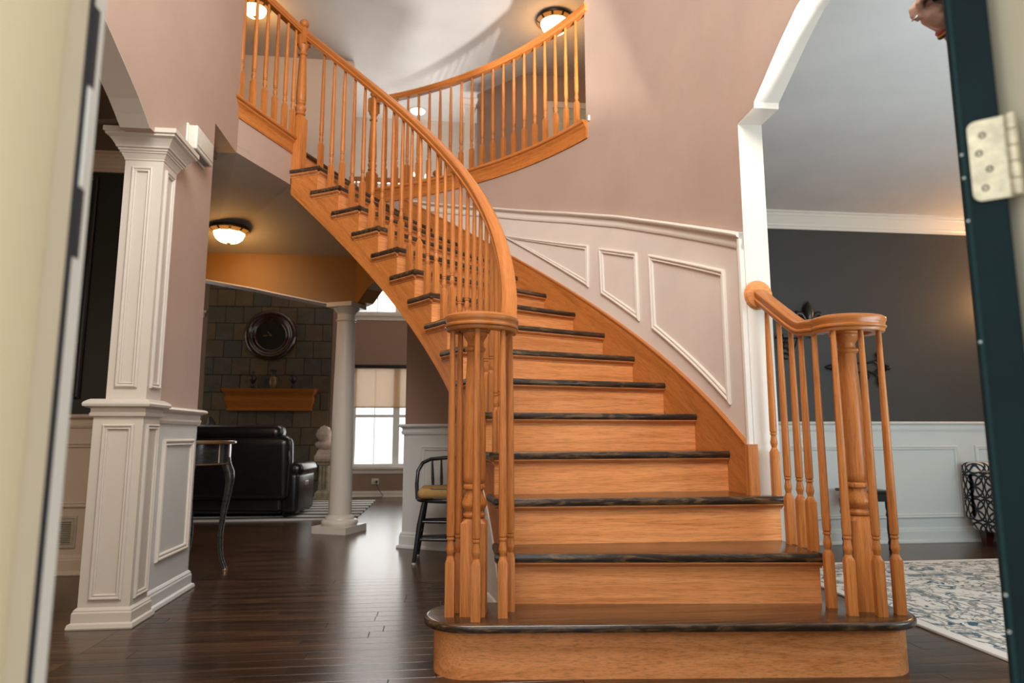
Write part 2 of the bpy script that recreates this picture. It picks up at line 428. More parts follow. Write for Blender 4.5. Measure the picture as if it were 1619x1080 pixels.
for poly, fn in (([(-1.517,.118),(-1.378,.118),(-1.378,.893),(-1.517,.893)], FY(3.27)),
                 ([(-1.488,1.062),(-1.388,1.062),(-1.388,2.14),(-1.488,2.14)], FY(3.288)),
                 ([(3.30,.115),(3.44,.115),(3.44,.895),(3.30,.895)], lambda a,b,d: (-1.342+d,a,b)),
                 ([(3.315,1.062),(3.425,1.062),(3.425,2.14),(3.315,2.14)], lambda a,b,d: (-1.345+d,a,b))):
    mb = MB(); mb.frame(poly, fn, .026, .012); part('panel_moulding', mb, M['white_col'], colm)

# ------------------------------------------------------------------ curved stair wall and the right arch
RWo = RW+.122
T_END = .45
wc = MB()
arc_slab(wc, RW, RWo, T_END, 27.4, lambda t: 0, lambda t: HC, 24)
arc_slab(wc, RW, RWo, 27.4, 42.0, lambda t: 0, lambda t: 3.0, 16)
arc_slab(wc, RW, RWo, 42.0, 67.0, lambda t: nz(t)-.41, lambda t: 3.0, 24)
YJ = P2(RW, T_END)[1]; XR = P2(RW, T_END)[0]; XRo = P2(RWo, T_END)[0]
archR = [(YJ+.01,2.358),(2.785,2.358),(2.78,2.385),(2.673,2.445),(2.528,2.528),(2.386,2.595),(2.2,2.635),(1.8,2.65),(1.4,2.61),(1.05,2.5),(.87,2.4)]
arch_wall(wc, XR, XRo, archR, HC)
wall_stair = struct(part('wall_stair', wc, M['tan'], None, 30), 'curved tan wall following the staircase')
mb = MB()
for (y, z), (y2, z2) in zip(archR, archR[1:]):
    if abs(y-y2) < .02 : y2 = y-.0005 if y == y2 else y2
    mb.add([(XR,y,z-.004),(XRo,y,z-.004),(XRo,y2,z2-.004),(XR,y2,z2-.004),(XR,y,z+.002),(XRo,y,z+.002),(XRo,y2,z2+.002),(XR,y2,z2+.002)],
           [(0,1,2,3),(4,7,6,5),(0,4,5,1),(1,5,6,2),(2,6,7,3),(3,7,4,0)])
part('arch_soffit', mb, M['white'], wall_stair)
mb = MB(); mb.box(XR-.0,XRo,YJ-.004,YJ,0,2.358); part('jamb', mb, M['white'], wall_stair)
# wainscot of the stair wall
cap_tab = [(-5,1.66),(0.74,1.812),(13.8,2.12),(22,2.31),(30.8,2.487),(43.4,2.712),(58.3,2.95),(67,3.06)]
capz = lambda t: lerp_tab(cap_tab, t)
sk = lambda t: nz(t)+.145
mb = MB(); arc_slab(mb, RW-.005, RW+.002, T_END, 59.5, lambda t: nz(t)-.1, lambda t: capz(t)-.01, 40); part('wainscot_panel', mb, M['wains'], wall_stair, 30)
def arc_sweep(prof, r, t0, t1, zf, n=48):
    """profile (inward, up) swept along the curved wall"""
    mb = MB(); rings = []
    for i in range(n+1):
        t = t0+(t1-t0)*i/n
        rings.append([P3(r-a, t, zf(t)+z) for a, z in prof])
    return mb.loft(rings)
cp = [(0,-.085),(.009,-.085),(.013,-.075),(.013,-.062),(.009,-.055),(.009,-.035),(.022,-.027),(.034,-.02),(.036,-.012),(.03,-.004),(.016,0),(0,0)]
part('wainscot_cap', arc_sweep(cp, RW-.004, .35, 59.5, capz), M['white'], wall_stair, 40)
tp = [(0,0),(.022,.0),(.026,.012),(.02,.022),(.018,.034),(.013,.04),(.010,.056),(0,.058)]
mb = MB(); rings = []
for zz in (sk(.5)+.0, capz(.5)-.002):
    rings.append([P3(RW-.004-a, .35+math.degrees(b/RW), zz) for a, b in tp])
mb.loft(rings); part('corner_trim', mb, M['white'], wall_stair)
CYL = lambda a,b,d: P3(RW-.005-d, -a, b)       # a runs to the right (falling angle)
for poly in ([(-16.5,1.955),(-16.3,1.483),(-3.6,.987),(-3.58,1.666)], [(-25.3,2.133),(-25.1,1.802),(-18.47,1.551),(-18.57,1.997)], [(-43.2,2.477),(-27.3,1.873),(-27.2,2.18)]):
    sc = math.radians(RW)                      # degrees -> metres
    mb = MB(); mb.frame([(a*sc, b) for a, b in poly], lambda a,b,d: CYL(a/sc, b, d), .036, .017, 14)
    part('panel_moulding', mb, M['white'], wall_stair, 30)

# ------------------------------------------------------------------ ceilings
mb = MB(); mb.box(-4.6,5.2,.72,9.6,HC,HC+.1)
struct(part('ceiling', mb, M['ceil']), 'pale ceiling over the two storey foyer and upper hall')
mb = MB(); mb.box(XRo,5.2,.87,5.0,2.645,2.7); struct(part('ceiling_right_room', mb, M['ceil']))
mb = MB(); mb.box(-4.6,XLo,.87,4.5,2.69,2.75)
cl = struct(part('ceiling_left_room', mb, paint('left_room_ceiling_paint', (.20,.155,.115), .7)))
mb = MB(); M0 = MB()
rr = []
for a, z in ((.50,2.69),(.50,2.68),(.49,2.672),(.475,2.676),(.465,2.688),(.465,2.69)):
    rr.append([(-2.05+a*cos(2*PI*j/64), 3.5+a*sin(2*PI*j/64), z) for j in range(64)])
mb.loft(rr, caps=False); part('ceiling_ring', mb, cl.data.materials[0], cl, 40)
# hall ceiling under the landing: folded in two planes
q = [(-1.365,4.48,2.74),(*P2(2.30,67.2),2.74),(-2.06,6.15,2.485),(-.8,6.15,2.485),(-.22,5.25,2.69),(-3.3,6.15,2.485),(-3.3,4.48,2.74),(-3.3,4.0,2.74),(-1.365,4.0,2.74),(*P2(3.5,67.2),2.74),(-.0,6.15,2.485)]
hc = MB(); hc.add([(x,y,z) for x,y,z in q]+[(x,y,z+.05) for x,y,z in q],
  [(0,1,2),(1,3,2),(1,9,3),(9,10,3),(0,2,5,6),(0,6,7,8),(11,13,12),(12,13,14),(12,14,20),(20,14,21),(11,17,16,13),(11,19,18,17)])
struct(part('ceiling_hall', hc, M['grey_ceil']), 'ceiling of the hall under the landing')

# ------------------------------------------------------------------ upper floor, fascias
uf = MB()
arc = [P2(RW+.02, t) for t in [27.4+i*(67-27.4)/30 for i in range(31)]]
def ufpoly(pts): 
    n = len(pts); uf.add([(x,y,2.8) for x,y in pts]+[(x,y,3.04) for x,y in pts], [tuple(range(n))[::-1], tuple(range(n,2*n))] + [(i,(i+1)%n,n+(i+1)%n,n+i) for i in range(n)])
for a, b in zip(arc, arc[1:]): ufpoly([a, (a[0],7.95), (b[0],7.95), b])
a0 = arc[0]; ufpoly([(a0[0],a0[1]),(4.0,a0[1]),(4.0,8.2),(a0[0],8.2)])
aL = P2(RW+.02, 68.4); i0 = P2(1.62, 68.4)
ufpoly([aL, (aL[0],7.95), (i0[0],7.95), i0]); ufpoly([(-4.6,4.62),(i0[0],4.48),(i0[0],7.95),(-4.6,7.95)])
struct(part('floor_upper', uf, M['floor']), 'upper hall floor')
# curved fascia along the balcony: oak cap and board
fp = [(0,-.135),(.012,-.135),(.016,-.12),(.016,-.06),(.022,-.05),(.03,-.04),(.034,-.028),(.046,-.022),(.05,-.012),(.046,0),(-.07,0),(-.07,-.06),(0,-.06)]
t3 = struct(part('trim_1', arc_sweep(fp, RW, 27.15, 66.0, lambda t: 3.122, 60), M['oak_trim'], None, 40), 'oak fascia moulding along the curved balcony edge')
# straight landing edge: beige band + oak fascia, from newel to the left wall along the radius
TB = 67.2
ux, uy = cos(rad(TB)), sin(rad(TB)); nx, ny = uy, -ux       # outward toward the foyer
pa, pbv = P2(1.60,TB), P2(2.29,TB)
mb = MB(); mb.mold((*pa,0),(*pbv,0),[(0,2.74),(.004,2.74),(.004,3.0),(0,3.0),(-.1,3.0),(-.1,2.74)],(nx,ny,0)); struct(part('wall_landing', mb, M['tan']), 'tan band below the landing edge')
mb = MB(); mb.mold((*pa,0),(*pbv,0),[(a,3.122+z) for a, z in fp],(nx,ny,0)); struct(part('trim_2', mb, M['oak_trim']), 'oak fascia moulding along the landing edge')
for q_, pr_ in (((P2(1.63,TB)[0]-.012,P2(1.63,TB)[1]-.03), wall_left), ((P2(RW-.012,26.75)), wall_stair)):
    mb = MB(); x_, y_ = q_; mb.loft([[(x_-.012,y_-.01,3.122),(x_+.028,y_+.05,3.122),(x_-.012,y_+.02,3.19)],[(x_-.02,y_,3.122),(x_+.02,y_+.06,3.122),(x_-.02,y_+.03,3.19)]] if pr_ is wall_left else [[(x_-.004,y_-.004,3.11),(x_+.012,y_-.004,3.11),(x_+.012,y_-.004,3.15),(x_-.002,y_-.004,3.15)],[(x_-.004,y_+.006,3.11),(x_+.012,y_+.006,3.11),(x_+.012,y_+.006,3.15),(x_-.002,y_+.006,3.15)]])
    part('plaster_patch', mb, M['white'], pr_)
# upper walls
mb = MB(); mb.box(-4.6,-1.08,7.95,8.07,3.04,HC); struct(part('wall_upper_left', mb, M['cream']))
mb = MB()
c1, c2 = (.50,8.60), (1.055,8.03)
mb.add([(*c1,3.04),(*c2,3.04),(c2[0]+.09,c2[1]+.09,3.04),(c1[0]+.09,c1[1]+.09,3.04),(*c1,HC),(*c2,HC),(c2[0]+.09,c2[1]+.09,HC),(c1[0]+.09,c1[1]+.09,HC)],[(0,3,2,1),(4,5,6,7),(0,1,5,4),(1,2,6,5),(2,3,7,6),(3,0,4,7)])
mb.box(1.055,4.0,8.03,8.13,3.04,HC)
struct(part('wall_upper_right', mb, M['tan_dk']), 'brown wall of the upper hall')
mb = MB(); mb.box(2.9,3.0,4.0,8.03,3.04,HC); mb.box(-4.7,-4.6,.72,9.6,0,HC); mb.box(5.2,5.3,.72,9.6,0,HC)
struct(part('wall_outer', mb, M['cream']))

# ------------------------------------------------------------------ right room
mb = MB(); mb.box(1.3,5.2,5.0,5.12,0,2.7)
wrb = struct(part('wall_right_room', mb, M['char']), 'charcoal wall of the right room above white wainscot')
mb = MB(); mb.box(1.7,5.2,4.994,5.0,0,.9); part('wainscot_panel', mb, M['white2'], wrb)
mb = MB(); mb.mold((1.7,4.995,0),(5.2,4.995,0),base_prof(.12),(0,-1,0)); part('baseboard', mb, M['white2'], wrb)
mb = MB(); mb.mold((1.7,4.995,0),(5.2,4.995,0),rail_prof(.943,.075,.017),(0,-1,0)); part('chair_rail', mb, M['white2'], wrb)
mb = MB(); mb.mold((1.7,5.0,0),(5.2,5.0,0),crown_prof(2.645,.135,.085),(0,-1,0)); part('crown_moulding', mb, M['white'], wrb)
for x0, x1 in ((2.70,4.177),(4.325,5.05)):
    mb = MB(); mb.frame([(x0,.187),(x1,.187),(x1,.752),(x0,.752)], FY(4.994), .034, .016); part('panel_moulding', mb, M['white2'], wrb)

# ------------------------------------------------------------------ left room
mb = MB(); mb.box(-4.6,-1.60,4.5,4.62,0,2.75)
wlb = struct(part('wall_left_room', mb, M['green']), 'dark green wall of the left room above wainscot')
WL = paint('left_room_wainscot_paint', (.60,.485,.375), .42, .02)
mb = MB(); mb.box(-4.6,-1.60,4.494,4.5,0,.93); part('wainscot_panel', mb, WL, wlb)
mb = MB(); mb.mold((-4.6,4.495,0),(-1.60,4.495,0),base_prof(.12),(0,-1,0)); part('baseboard', mb, WL, wlb)
mb = MB(); mb.mold((-4.6,4.495,0),(-1.60,4.495,0),rail_prof(.974,.085,.018),(0,-1,0)); part('chair_rail', mb, WL, wlb)
mb = MB(); mb.mold((-4.6,4.5,0),(-1.60,4.5,0),crown_prof(2.69,.12,.08),(0,-1,0)); part('crown_moulding', mb, WL, wlb)
mb = MB(); mb.frame([(-3.6,.40),(-1.75,.40),(-1.75,.80),(-3.6,.80)], FY(4.494), .034, .014); part('panel_moulding', mb, WL, wlb)

# ------------------------------------------------------------------ hall: headers, angled wall
YH = 6.15
hb = [(-3.3,2.35),(-2.6,2.31),(-2.07,2.232),(-1.667,2.165),(-1.385,2.108),(-1.103,2.055),(-1.0,2.038),(-.72,2.038)]
mb = MB(); mb.loft([[(x,YH,z),(x,YH+.17,z),(x,YH+.17,3.0),(x,YH,3.0)] for x, z in hb])
d2 = Vector((-.24+.78, 5.25-6.2, 0)); L2 = d2.length; d2.normalize(); n2 = Vector((d2.y,-d2.x,0))
pts = [(0,2.038),(.12,2.045),(.3,2.13),(.55,2.2),(.8,2.13),(L2-.1,2.04),(L2,2.03)]
rings = []
for s_, z in pts:
    q0 = Vector((-.78,6.2,0)) + d2*s_; q1 = q0 - n2*.15
    zt = max(z+.01, min(2.8, nz(math.degrees(math.atan2(q0.y-CY, q0.x-CX)))-.43))
    rings.append([(q0.x,q0.y,z),(q1.x,q1.y,z),(q1.x,q1.y,zt),(q0.x,q0.y,zt)])
mb.loft(rings)
wh = struct(part('wall_hall_header', mb, M['ochre']), 'brown arched header over the family room opening')
mb = MB()
for (x, z), (x2, z2) in zip(hb, hb[1:]):
    mb.add([(x,YH-.004,z-.006),(x,YH+.174,z-.006),(x2,YH+.174,z2-.006),(x2,YH-.004,z2-.006),(x,YH-.004,z+.004),(x,YH+.174,z+.004),(x2,YH+.174,z2+.004),(x2,YH-.004,z2+.004)],[(0,1,2,3),(4,7,6,5),(0,4,5,1),(1,5,6,2),(2,6,7,3),(3,7,4,0)])
part('arch_trim', mb, M['wains'], wh)
# angled wall beside the chair with white wainscot
wa = Vector((-.235,5.25,0)); wd = Vector((.466,-.25,0)).normalized(); wn = Vector((wd.y,-wd.x,0))   # wn toward the viewer
wb = wa + wd*1.0
def wallpt(s_, z, d=0): q = wa + wd*s_ + wn*d; return (q.x,q.y,z)
mb = MB(); mb.loft([[wallpt(s_,0),wallpt(s_,0,-.14),wallpt(s_,zt,-.14),wallpt(s_,zt)] for s_, zt in ((0,2.25),(1.0,1.45))])
wang = struct(part('wall_angled', mb, M['tan_dk']), 'brown angled wall under the stairs behind the chair')
mb = MB(); mb.loft([[wallpt(s_,0,.006),wallpt(s_,0,-.146),wallpt(s_,.89,-.146),wallpt(s_,.89,.006)] for s_ in (-.006,1.0)]); part('wainscot_panel', mb, M['white2'], wang)
mb = MB(); mb.mold(wallpt(-.006,0,.005),wallpt(1.0,0,.005),base_prof(.12),wn,1,0); mb.mold(wallpt(-.006,0,-.146),wallpt(-.006,0,.005),base_prof(.12),-wd,0,1); part('baseboard', mb, M['white2'], wang)
mb = MB(); mb.mold(wallpt(-.006,0,.005),wallpt(1.0,0,.005),rail_prof(.925,.08,.018),wn,1,0); mb.mold(wallpt(-.006,0,-.146),wallpt(-.006,0,.005),rail_prof(.925,.08,.018),-wd,0,1); part('chair_rail', mb, M['white2'], wang)
mb = MB(); mb.frame([(.15,.2),(.8,.2),(.8,.76),(.15,.76)], lambda a,b,d: wallpt(a,b,.006+d), .034, .015); part('panel_moulding', mb, M['white2'], wang)

# ------------------------------------------------------------------ family room back wall, windows, chimney breast
YB = 9.45
mb = MB()
W1 = (-1.14,-.14,.41,1.80); W2 = (-4.1,-3.2,.41,1.80); U1 = (-1.14,-.14,2.54,3.9); U2 = (-4.1,-3.2,2.54,3.9)
xs = [-4.6,-4.1,-3.2,-1.14,-.14,5.2]
for i in range(5):
    if i in (1,3):
        for z0, z1 in ((0,.41),(1.80,2.54)): mb.box(xs[i],xs[i+1],YB,YB+.14,z0,z1)
    else: mb.box(xs[i],xs[i+1],YB,YB+.14,0,3.4)
wall_back = struct(part('wall_back', mb, M['tan_dk']), 'brown back wall of the family room')
mb = MB()
for i in range(5):
    if i in (1,3): mb.box(xs[i],xs[i+1],YB,YB+.14,3.9,HC)
    else: mb.box(xs[i],xs[i+1],YB,YB+.14,3.4,HC)
struct(part('wall_back_upper', mb, M['cream']))
mb = MB(); mb.mold((-1.4,YB,0),(3,YB,0),base_prof(.085),(0,-1,0)); part('baseboard', mb, M['white'], wall_back)
pane = newmat('window_glass')[0]; nt = pane.node_tree; nt.nodes.clear()
go = N(nt,'ShaderNodeOutputMaterial'); g1 = N(nt,'ShaderNodeBsdfTransparent'); g2 = N(nt,'ShaderNodeBsdfGlossy'); g2.inputs['Roughness'].default_value = .02; gm = N(nt,'ShaderNodeMixShader'); gm.inputs[0].default_value = .06
nt.links.new(g1.outputs[0], gm.inputs[1]); nt.links.new(g2.outputs[0], gm.inputs[2]); nt.links.new(gm.outputs[0], go.inputs[0])
WF = paint('window_frame_white', (.88,.87,.84), .4, .01)
def window(n, x0, x1, z0, z1, two=True):
    fr = MB(); y0, y1 = YB+.03, YB+.11
    mid = (x0+x1)/2 + .09
    for a, b, c, d in ((x0,x0+.035,z0,z1),(x1-.035,x1,z0,z1),(x0+.035,x1-.035,z0,z0+.04),(x0+.035,x1-.035,z1-.04,z1),(mid-.045,mid+.045,z0+.04,z1-.04)): fr.box(a,b,y0,y1,c,d)
    w_ = struct(part('window_%d' % n, fr, WF), None)
    zm = (z0+z1)/2
    cells = [(x0+.035,mid-.045),(mid+.045,x1-.035)]
    for a, b in cells:
        s_ = MB(); s_.box(a,b,y0+.01,y1-.02,zm-.02,zm+.02); part('meeting_rail', s_, WF, w_)
        s_ = MB(); s_.box((a+b)/2-.006,(a+b)/2+.006,y0+.03,y1-.03,z0+.04,zm-.02); s_.box((a+b)/2-.006,(a+b)/2+.006,y0+.03,y1-.03,zm+.02,z1-.04); part('muntin', s_, WF, w_)
        for c, d in ((z0+.04,zm-.02),(zm+.02,z1-.04)):
            s_ = MB(); s_.box(a,b,y0+.045,y0+.049,c,d); part('pane', s_, pane, w_)
    s_ = MB(); s_.box(x0-.05,x1+.05,YB-.045,YB+.03,z0-.03,z0); s_.box(x0-.02,x1+.02,YB-.014,YB,z0-.09,z0-.03); part('sill', s_, M['white'], w_)
    return w_
window(1,*W1); window(2,*W2); window(3,*U1); window(4,*U2)
# chimney breast with slate tiles
SX0, SX1, SY = -3.115, -1.455, 9.36
mb = MB(); mb.box(SX0,SX1,SY+.02,YB,0,3.4)
chim = struct(part('wall_chimney', mb, plain('dark_grout', (.05,.043,.034), .9)), 'chimney breast clad in slate tiles')
def slate(name, a, b, c):
    mt, nt, bs = newmat(name)
    v = coords(nt, 'obj', (1,1,1), True); n1 = noise(nt, v, 7, 6, .65, .4); n2 = noise(nt, v, 40, 4)
    col = ramp(nt, n1, [(.3,a),(.5,b),(.7,c)]); nt.links.new(col, bs.inputs['Base Color']); bs.inputs['Roughness'].default_value = .62
    bump(nt, bs, n2, .4, .01); return mt
SL = [slate('slate_grey',(.05,.042,.027),(.082,.067,.04),(.105,.08,.046)), slate('slate_ochre',(.085,.055,.022),(.14,.092,.04),(.10,.075,.042)), slate('slate_blue',(.040,.038,.03),(.066,.059,.044),(.088,.072,.046)), slate('slate_brown',(.075,.045,.024),(.10,.066,.036),(.13,.092,.05))]
TW = (SX1-SX0)/7; THh = .236
tile_me = {}
def tile(x0, x1, z0, z1):
    wdt = round(x1-x0-.006,4); mi = random.choice([0,0,1,1,2,3,3]); key = (wdt, mi)
    if key not in tile_me:
        s_ = MB(); hh = THh-.006
        s_.loft([[(0,.03,0),(wdt,.03,0),(wdt,.03,hh),(0,.03,hh)],[(0,.004,0),(wdt,.004,0),(wdt,.004,hh),(0,.004,hh)],[(.004,0,.004),(wdt-.004,0,.004),(wdt-.004,0,hh-.004),(.004,0,hh-.004)]])
        tile_me[key] = meshdata(s_, 'stone_tile', SL[mi])
    o = link('stone_tile', tile_me[key]); o.location = (x0+.003, SY-.006+random.random()*.012, z0+.003); adopt(o, chim)
for r in range(14):
    z0 = r*THh; x = SX0 - (TW*.5 if r % 2 else 0)
    while x < SX1-.01:
        a, b = max(x, SX0), min(x+TW, SX1)
        if b-a > .03: tile(a, b, z0, z0+THh)
        x += TW
# front wall with door opening and assumed tall window opening, out of view
mb = MB()
for a, b, c, d in ((-4.6,-.53,0,2.12),(.93,1.28,0,2.12),(1.70,5.2,0,2.12),(1.28,1.70,0,1.38),(-4.6,5.2,2.12,3.1),(-4.6,-1.2,3.1,4.9),(1.2,5.2,3.1,4.9),(-4.6,5.2,4.9,HC)): mb.box(a,b,.72,.86,c,d)  # gap right of the door is added, shaped to pass the rail shadow light
struct(part('wall_front', mb, M['tan']), 'front wall around the entrance door')
# ------------------------------------------------------------------ staircase
stair = thing('curved_staircase', 'curved oak staircase with dark brown worn treads', 'staircase', (.8,2.6,0))
TT = .03                                             # tread thickness
def slab_bevel(poly, z0, z1, r=.012, seg=3):
    """slab with rounded rim"""
    bm = bmesh.new(); vs_ = [bm.verts.new((x,y,z0)) for x, y in poly]
    f = bm.faces.new(vs_); ex = bmesh.ops.extrude_face_region(bm, geom=[f])
    for v_ in [g for g in ex['geom'] if isinstance(g, bmesh.types.BMVert)]: v_.co.z = z1
    bmesh.ops.recalc_face_normals(bm, faces=bm.faces)
    ed = [e for e in bm.edges if abs(e.verts[0].co.z-e.verts[1].co.z) < 1e-6]
    bmesh.ops.bevel(bm, geom=ed, offset=r, segments=seg, profile=.5, affect='EDGES', clamp_overlap=True)
    bm.verts.index_update()
    mb = MB(); mb.add([v_.co for v_ in bm.verts], [[v_.index for v_ in g.verts] for g in bm.faces]); bm.free(); return mb
def loc_rot(name, mb, mat, t, parent, smooth=None):
    """mesh in stair-local polar frame (x radial) turned to angle t"""
    return inst(name, meshdata(mb, name, mat, smooth), (CX,CY,0), rad(t), parent)
def lp(r, dt): return (r*cos(rad(dt)), r*sin(rad(dt)))

# bottom bullnose step
LNW, RNW = Vector((.148,2.562)), Vector((1.617,2.456))
def stadium(off):
    cl_, rl, cr, rr_ = Vector((.135,2.578)), .165-off, Vector((1.60,2.432)), .16-off
    d = (cr-cl_).normalized(); a = math.atan2(d.y, d.x); pts = []
    for i in range(19): t = a + PI/2 + PI*i/18; pts.append((cl_.x+rl*cos(t), cl_.y+rl*sin(t)))
    for i in range(19): t = a - PI/2 + PI*i/18; pts.append((cr.x+rr_*cos(t), cr.y+rr_*sin(t)))
    return pts
t1 = part('tread', slab_bevel(stadium(0), H-TT, H, .013, 4), M['tread'], stair, 40)
mb = MB(); mb.prism(stadium(.034), 0, H-TT); part('riser', mb, M['oak_x'], stair, 30)
rim = MB(); pth = stadium(-.0015); n_ = len(pth)
prof = [(0,-.026),(.002,-.02),(.0025,-.012),(.002,-.007),(0,-.004),(-.012,-.015)]
rings = []
for i, (x, y) in enumerate(pth):
    x0, y0 = pth[i-1]; x2, y2 = pth[(i+1) % n_]; tx, ty = x2-x0, y2-y0; l = math.hypot(tx, ty); ox, oy = ty/l, -tx/l
    rings.append([(x+ox*a, y+oy*a, H+z) for a, z in prof])
rings.append(rings[0]); rim.loft(rings, caps=False); part('nosing', rim, M['nosing'], t1, 40)

def tread(k):
    r_out = 3.555 if k in (2,3) else RO
    t0 = th(k); d = DTH + .9; tip = math.degrees(.1205)
    if k == 15: d = 6.2
    poly = [lp(RI, 0)] + [lp(r_out, 0)]
    if k == 3: poly += [lp(3.555, .5), lp(3.555, T_END-t0-.25), lp(RO, T_END-t0-.25)]
    poly += [lp(RO if k == 3 else r_out, d*f_) for f_ in (.33,.66,1)]
    poly += [lp(2.33, d), lp(2.33, tip), lp(RI, tip), lp(RI, tip*.66), lp(RI, tip*.33)]
    tr = loc_rot('tread', slab_bevel(poly, H*k-TT, H*k, .012, 3), M['tread'], t0, stair, 40)
    # dark rounded nosing strip along front edge and open end
    e = .0012; pr = [(-.02,e),(-.004,e),(e,-.008),(e,-.022),(-.004,-TT-e),(-.02,-TT-e)]
    ns = MB()
    ns.loft([[(lp(r,0)[0], -a*1.0, H*k+z) for a, z in pr] for r in (RI+.004, r_out-.002)])
    ns.loft([[(*lp(RI-a, tt), H*k+z) for a, z in pr] for tt in [tip*i/6 for i in range(7)]])
    if k == 2: ns.loft([[(*lp(3.555+a, tt), H*k+z) for a, z in pr] for tt in (0,1.5,3,4.6)])
    adopt(inst('nosing', meshdata(ns, 'nosing', M['nosing'], 40), (CX,CY,0), rad(t0), tr), None)
    # cove moulding under the nosing
    cv = MB(); zc = H*k-TT
    cpf = [(0,zc),(.022,zc),(.022,zc-.006),(.010,zc-.018),(.004,zc-.02),(.004,zc-.026),(0,zc-.026)]
    cv.loft([[(r, .028-a, z) for a, z in cpf] for r in (2.30, r_out-.002)])
    cv.loft([[(*lp(2.30-a, tt), z) for a, z in cpf] for tt in [.45+(tip-.5)*i/6 for i in range(7)]])
    inst('cove', meshdata(cv, 'cove', M['oak_x'], 40), (CX,CY,0), rad(t0), tr)
def riser(k):
    r_out = 3.546 if k in (2,3) else RO
    mb = MB(); mb.box(2.302, r_out, .028, .048, H*(k-1), H*k-TT+.001)
    loc_rot('riser', mb, M['oak_x'], th(k), stair)
for k in range(2, 16): tread(k); riser(k)
mb = MB(); mb.box(2.302,RO,.028,.048,H*15,H*16-.02); loc_rot('riser', mb, M['oak_x'], th(16), stair)
mb = slab_bevel([lp(2.36,0),lp(RO,0),lp(RO,2.2),lp(2.36,2.2)], 3.012, 3.042, .012); loc_rot('tread', mb, M['tread'], th(16), stair, 40)

# open (inner) stringer with saw-tooth top edge
st = MB(); R0, R1 = 2.30, 2.335
lowz = lambda t: max(nz(t)-.43, .0)
cols = []
for k in range(2, 16):
    ta = th(k)+math.degrees(.03/2.3); tb = th(k+1)+math.degrees(.03/2.3)
    if k == 15: tb = 67.1
    for i in range(6): 
        t = ta+(tb-ta)*i/6; cols.append((t, t+(tb-ta)/6, H*k-TT))
b0 = len(st.v)
for t, t2, zt in cols:
    q = []
    for r in (R0, R1):
        for tt in (t, t2): q += [P3(r,tt,lowz(tt)), P3(r,tt,zt)]
    L0, L1_ = R0*rad(t), R0*rad(t2)
    u = lambda tt, z: (R0*rad(tt)*1.12, z-nz(tt))
    # face verts: 0 low t,1 top t,2 low t2,3 top t2 (inner), 4.. (outer)
    st.add(q, [(0,1,3,2),(4,6,7,5),(0,2,6,4),(1,5,7,3),(0,4,5,1),(2,3,7,6)],
           [[u(t,lowz(t)),u(t,zt),u(t2,zt),u(t2,lowz(t2))]]+[[u(t,lowz(t)),u(t2,lowz(t2)),u(t2,lowz(t2)+.03),u(t,lowz(t)+.03)]]*2+[[u(t,zt),u(t,zt+.03),u(t2,zt+.03),u(t2,zt)]]+[[u(t,0),u(t,.03),u(t,.06),u(t,.1)]]*2)
part('stringer', st, M['oak_str'], stair)
# under-side soffit of the flight
sf = MB(); rings = []
for i in range(41):
    t = 3+(67-3)*i/40; z = max(nz(t)-.40, .02)
    rings.append([P3(R1,t,z),P3(RW,t,z),P3(RW,t,z+.02),P3(R1,t,z+.02)])
sf.loft(rings); part('soffit', sf, M['cream'], stair)
# wall skirt board
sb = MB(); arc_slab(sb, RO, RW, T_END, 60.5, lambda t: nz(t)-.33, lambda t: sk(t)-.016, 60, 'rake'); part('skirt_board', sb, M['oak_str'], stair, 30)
part('skirt_cap', arc_sweep([(0,-.018),(.024,-.018),(.026,-.006),(.02,0),(0,0)], RW, T_END, 60.5, sk, 60), M['oak_uv'], stair, 40)
mb = MB(); xe, ye = P2(RW, T_END); mb.box(xe-.045, xe+.004, YJ-.03, YJ+.002, H*3, .797); part('skirt_end_block', mb, M['oak_z'], stair)
# white spandrel under the open stringer at the foot
sp = MB(); arc_slab(sp, 2.312, 2.33, -5.6, 11, lambda t: 0, lambda t: max(nz(t)-.42, .02), 20); spd = part('spandrel', sp, M['white'], stair, 30)
mb = MB(); rings = []
for i in range(21):
    t = 1.2+(11-1.2)*i/20; z = nz(t)-.43; rings.append([P3(2.312,t,z),P3(2.296,t,z-.004),P3(2.294,t,z-.014),P3(2.303,t,z-.026),P3(2.312,t,z-.03)])
mb.loft(rings); part('spandrel_moulding', mb, M['white'], spd, 40)
mb = MB(); rings = []
for i in range(14):
    t = -5.6+(11+5.6)*i/13; rings.append([P3(2.312-a,t,z) for a, z in base_prof(.10,.012)])
mb.loft(rings); part('baseboard', mb, M['white'], spd, 40)
mb = MB(); arc_slab(mb, 3.49, 3.515, -5.6, T_END-.1, lambda t: 0, lambda t: H*2-TT-.004 if t < -.6 else H*3-TT-.004, 30); part('side_panel', mb, M['white'], stair)

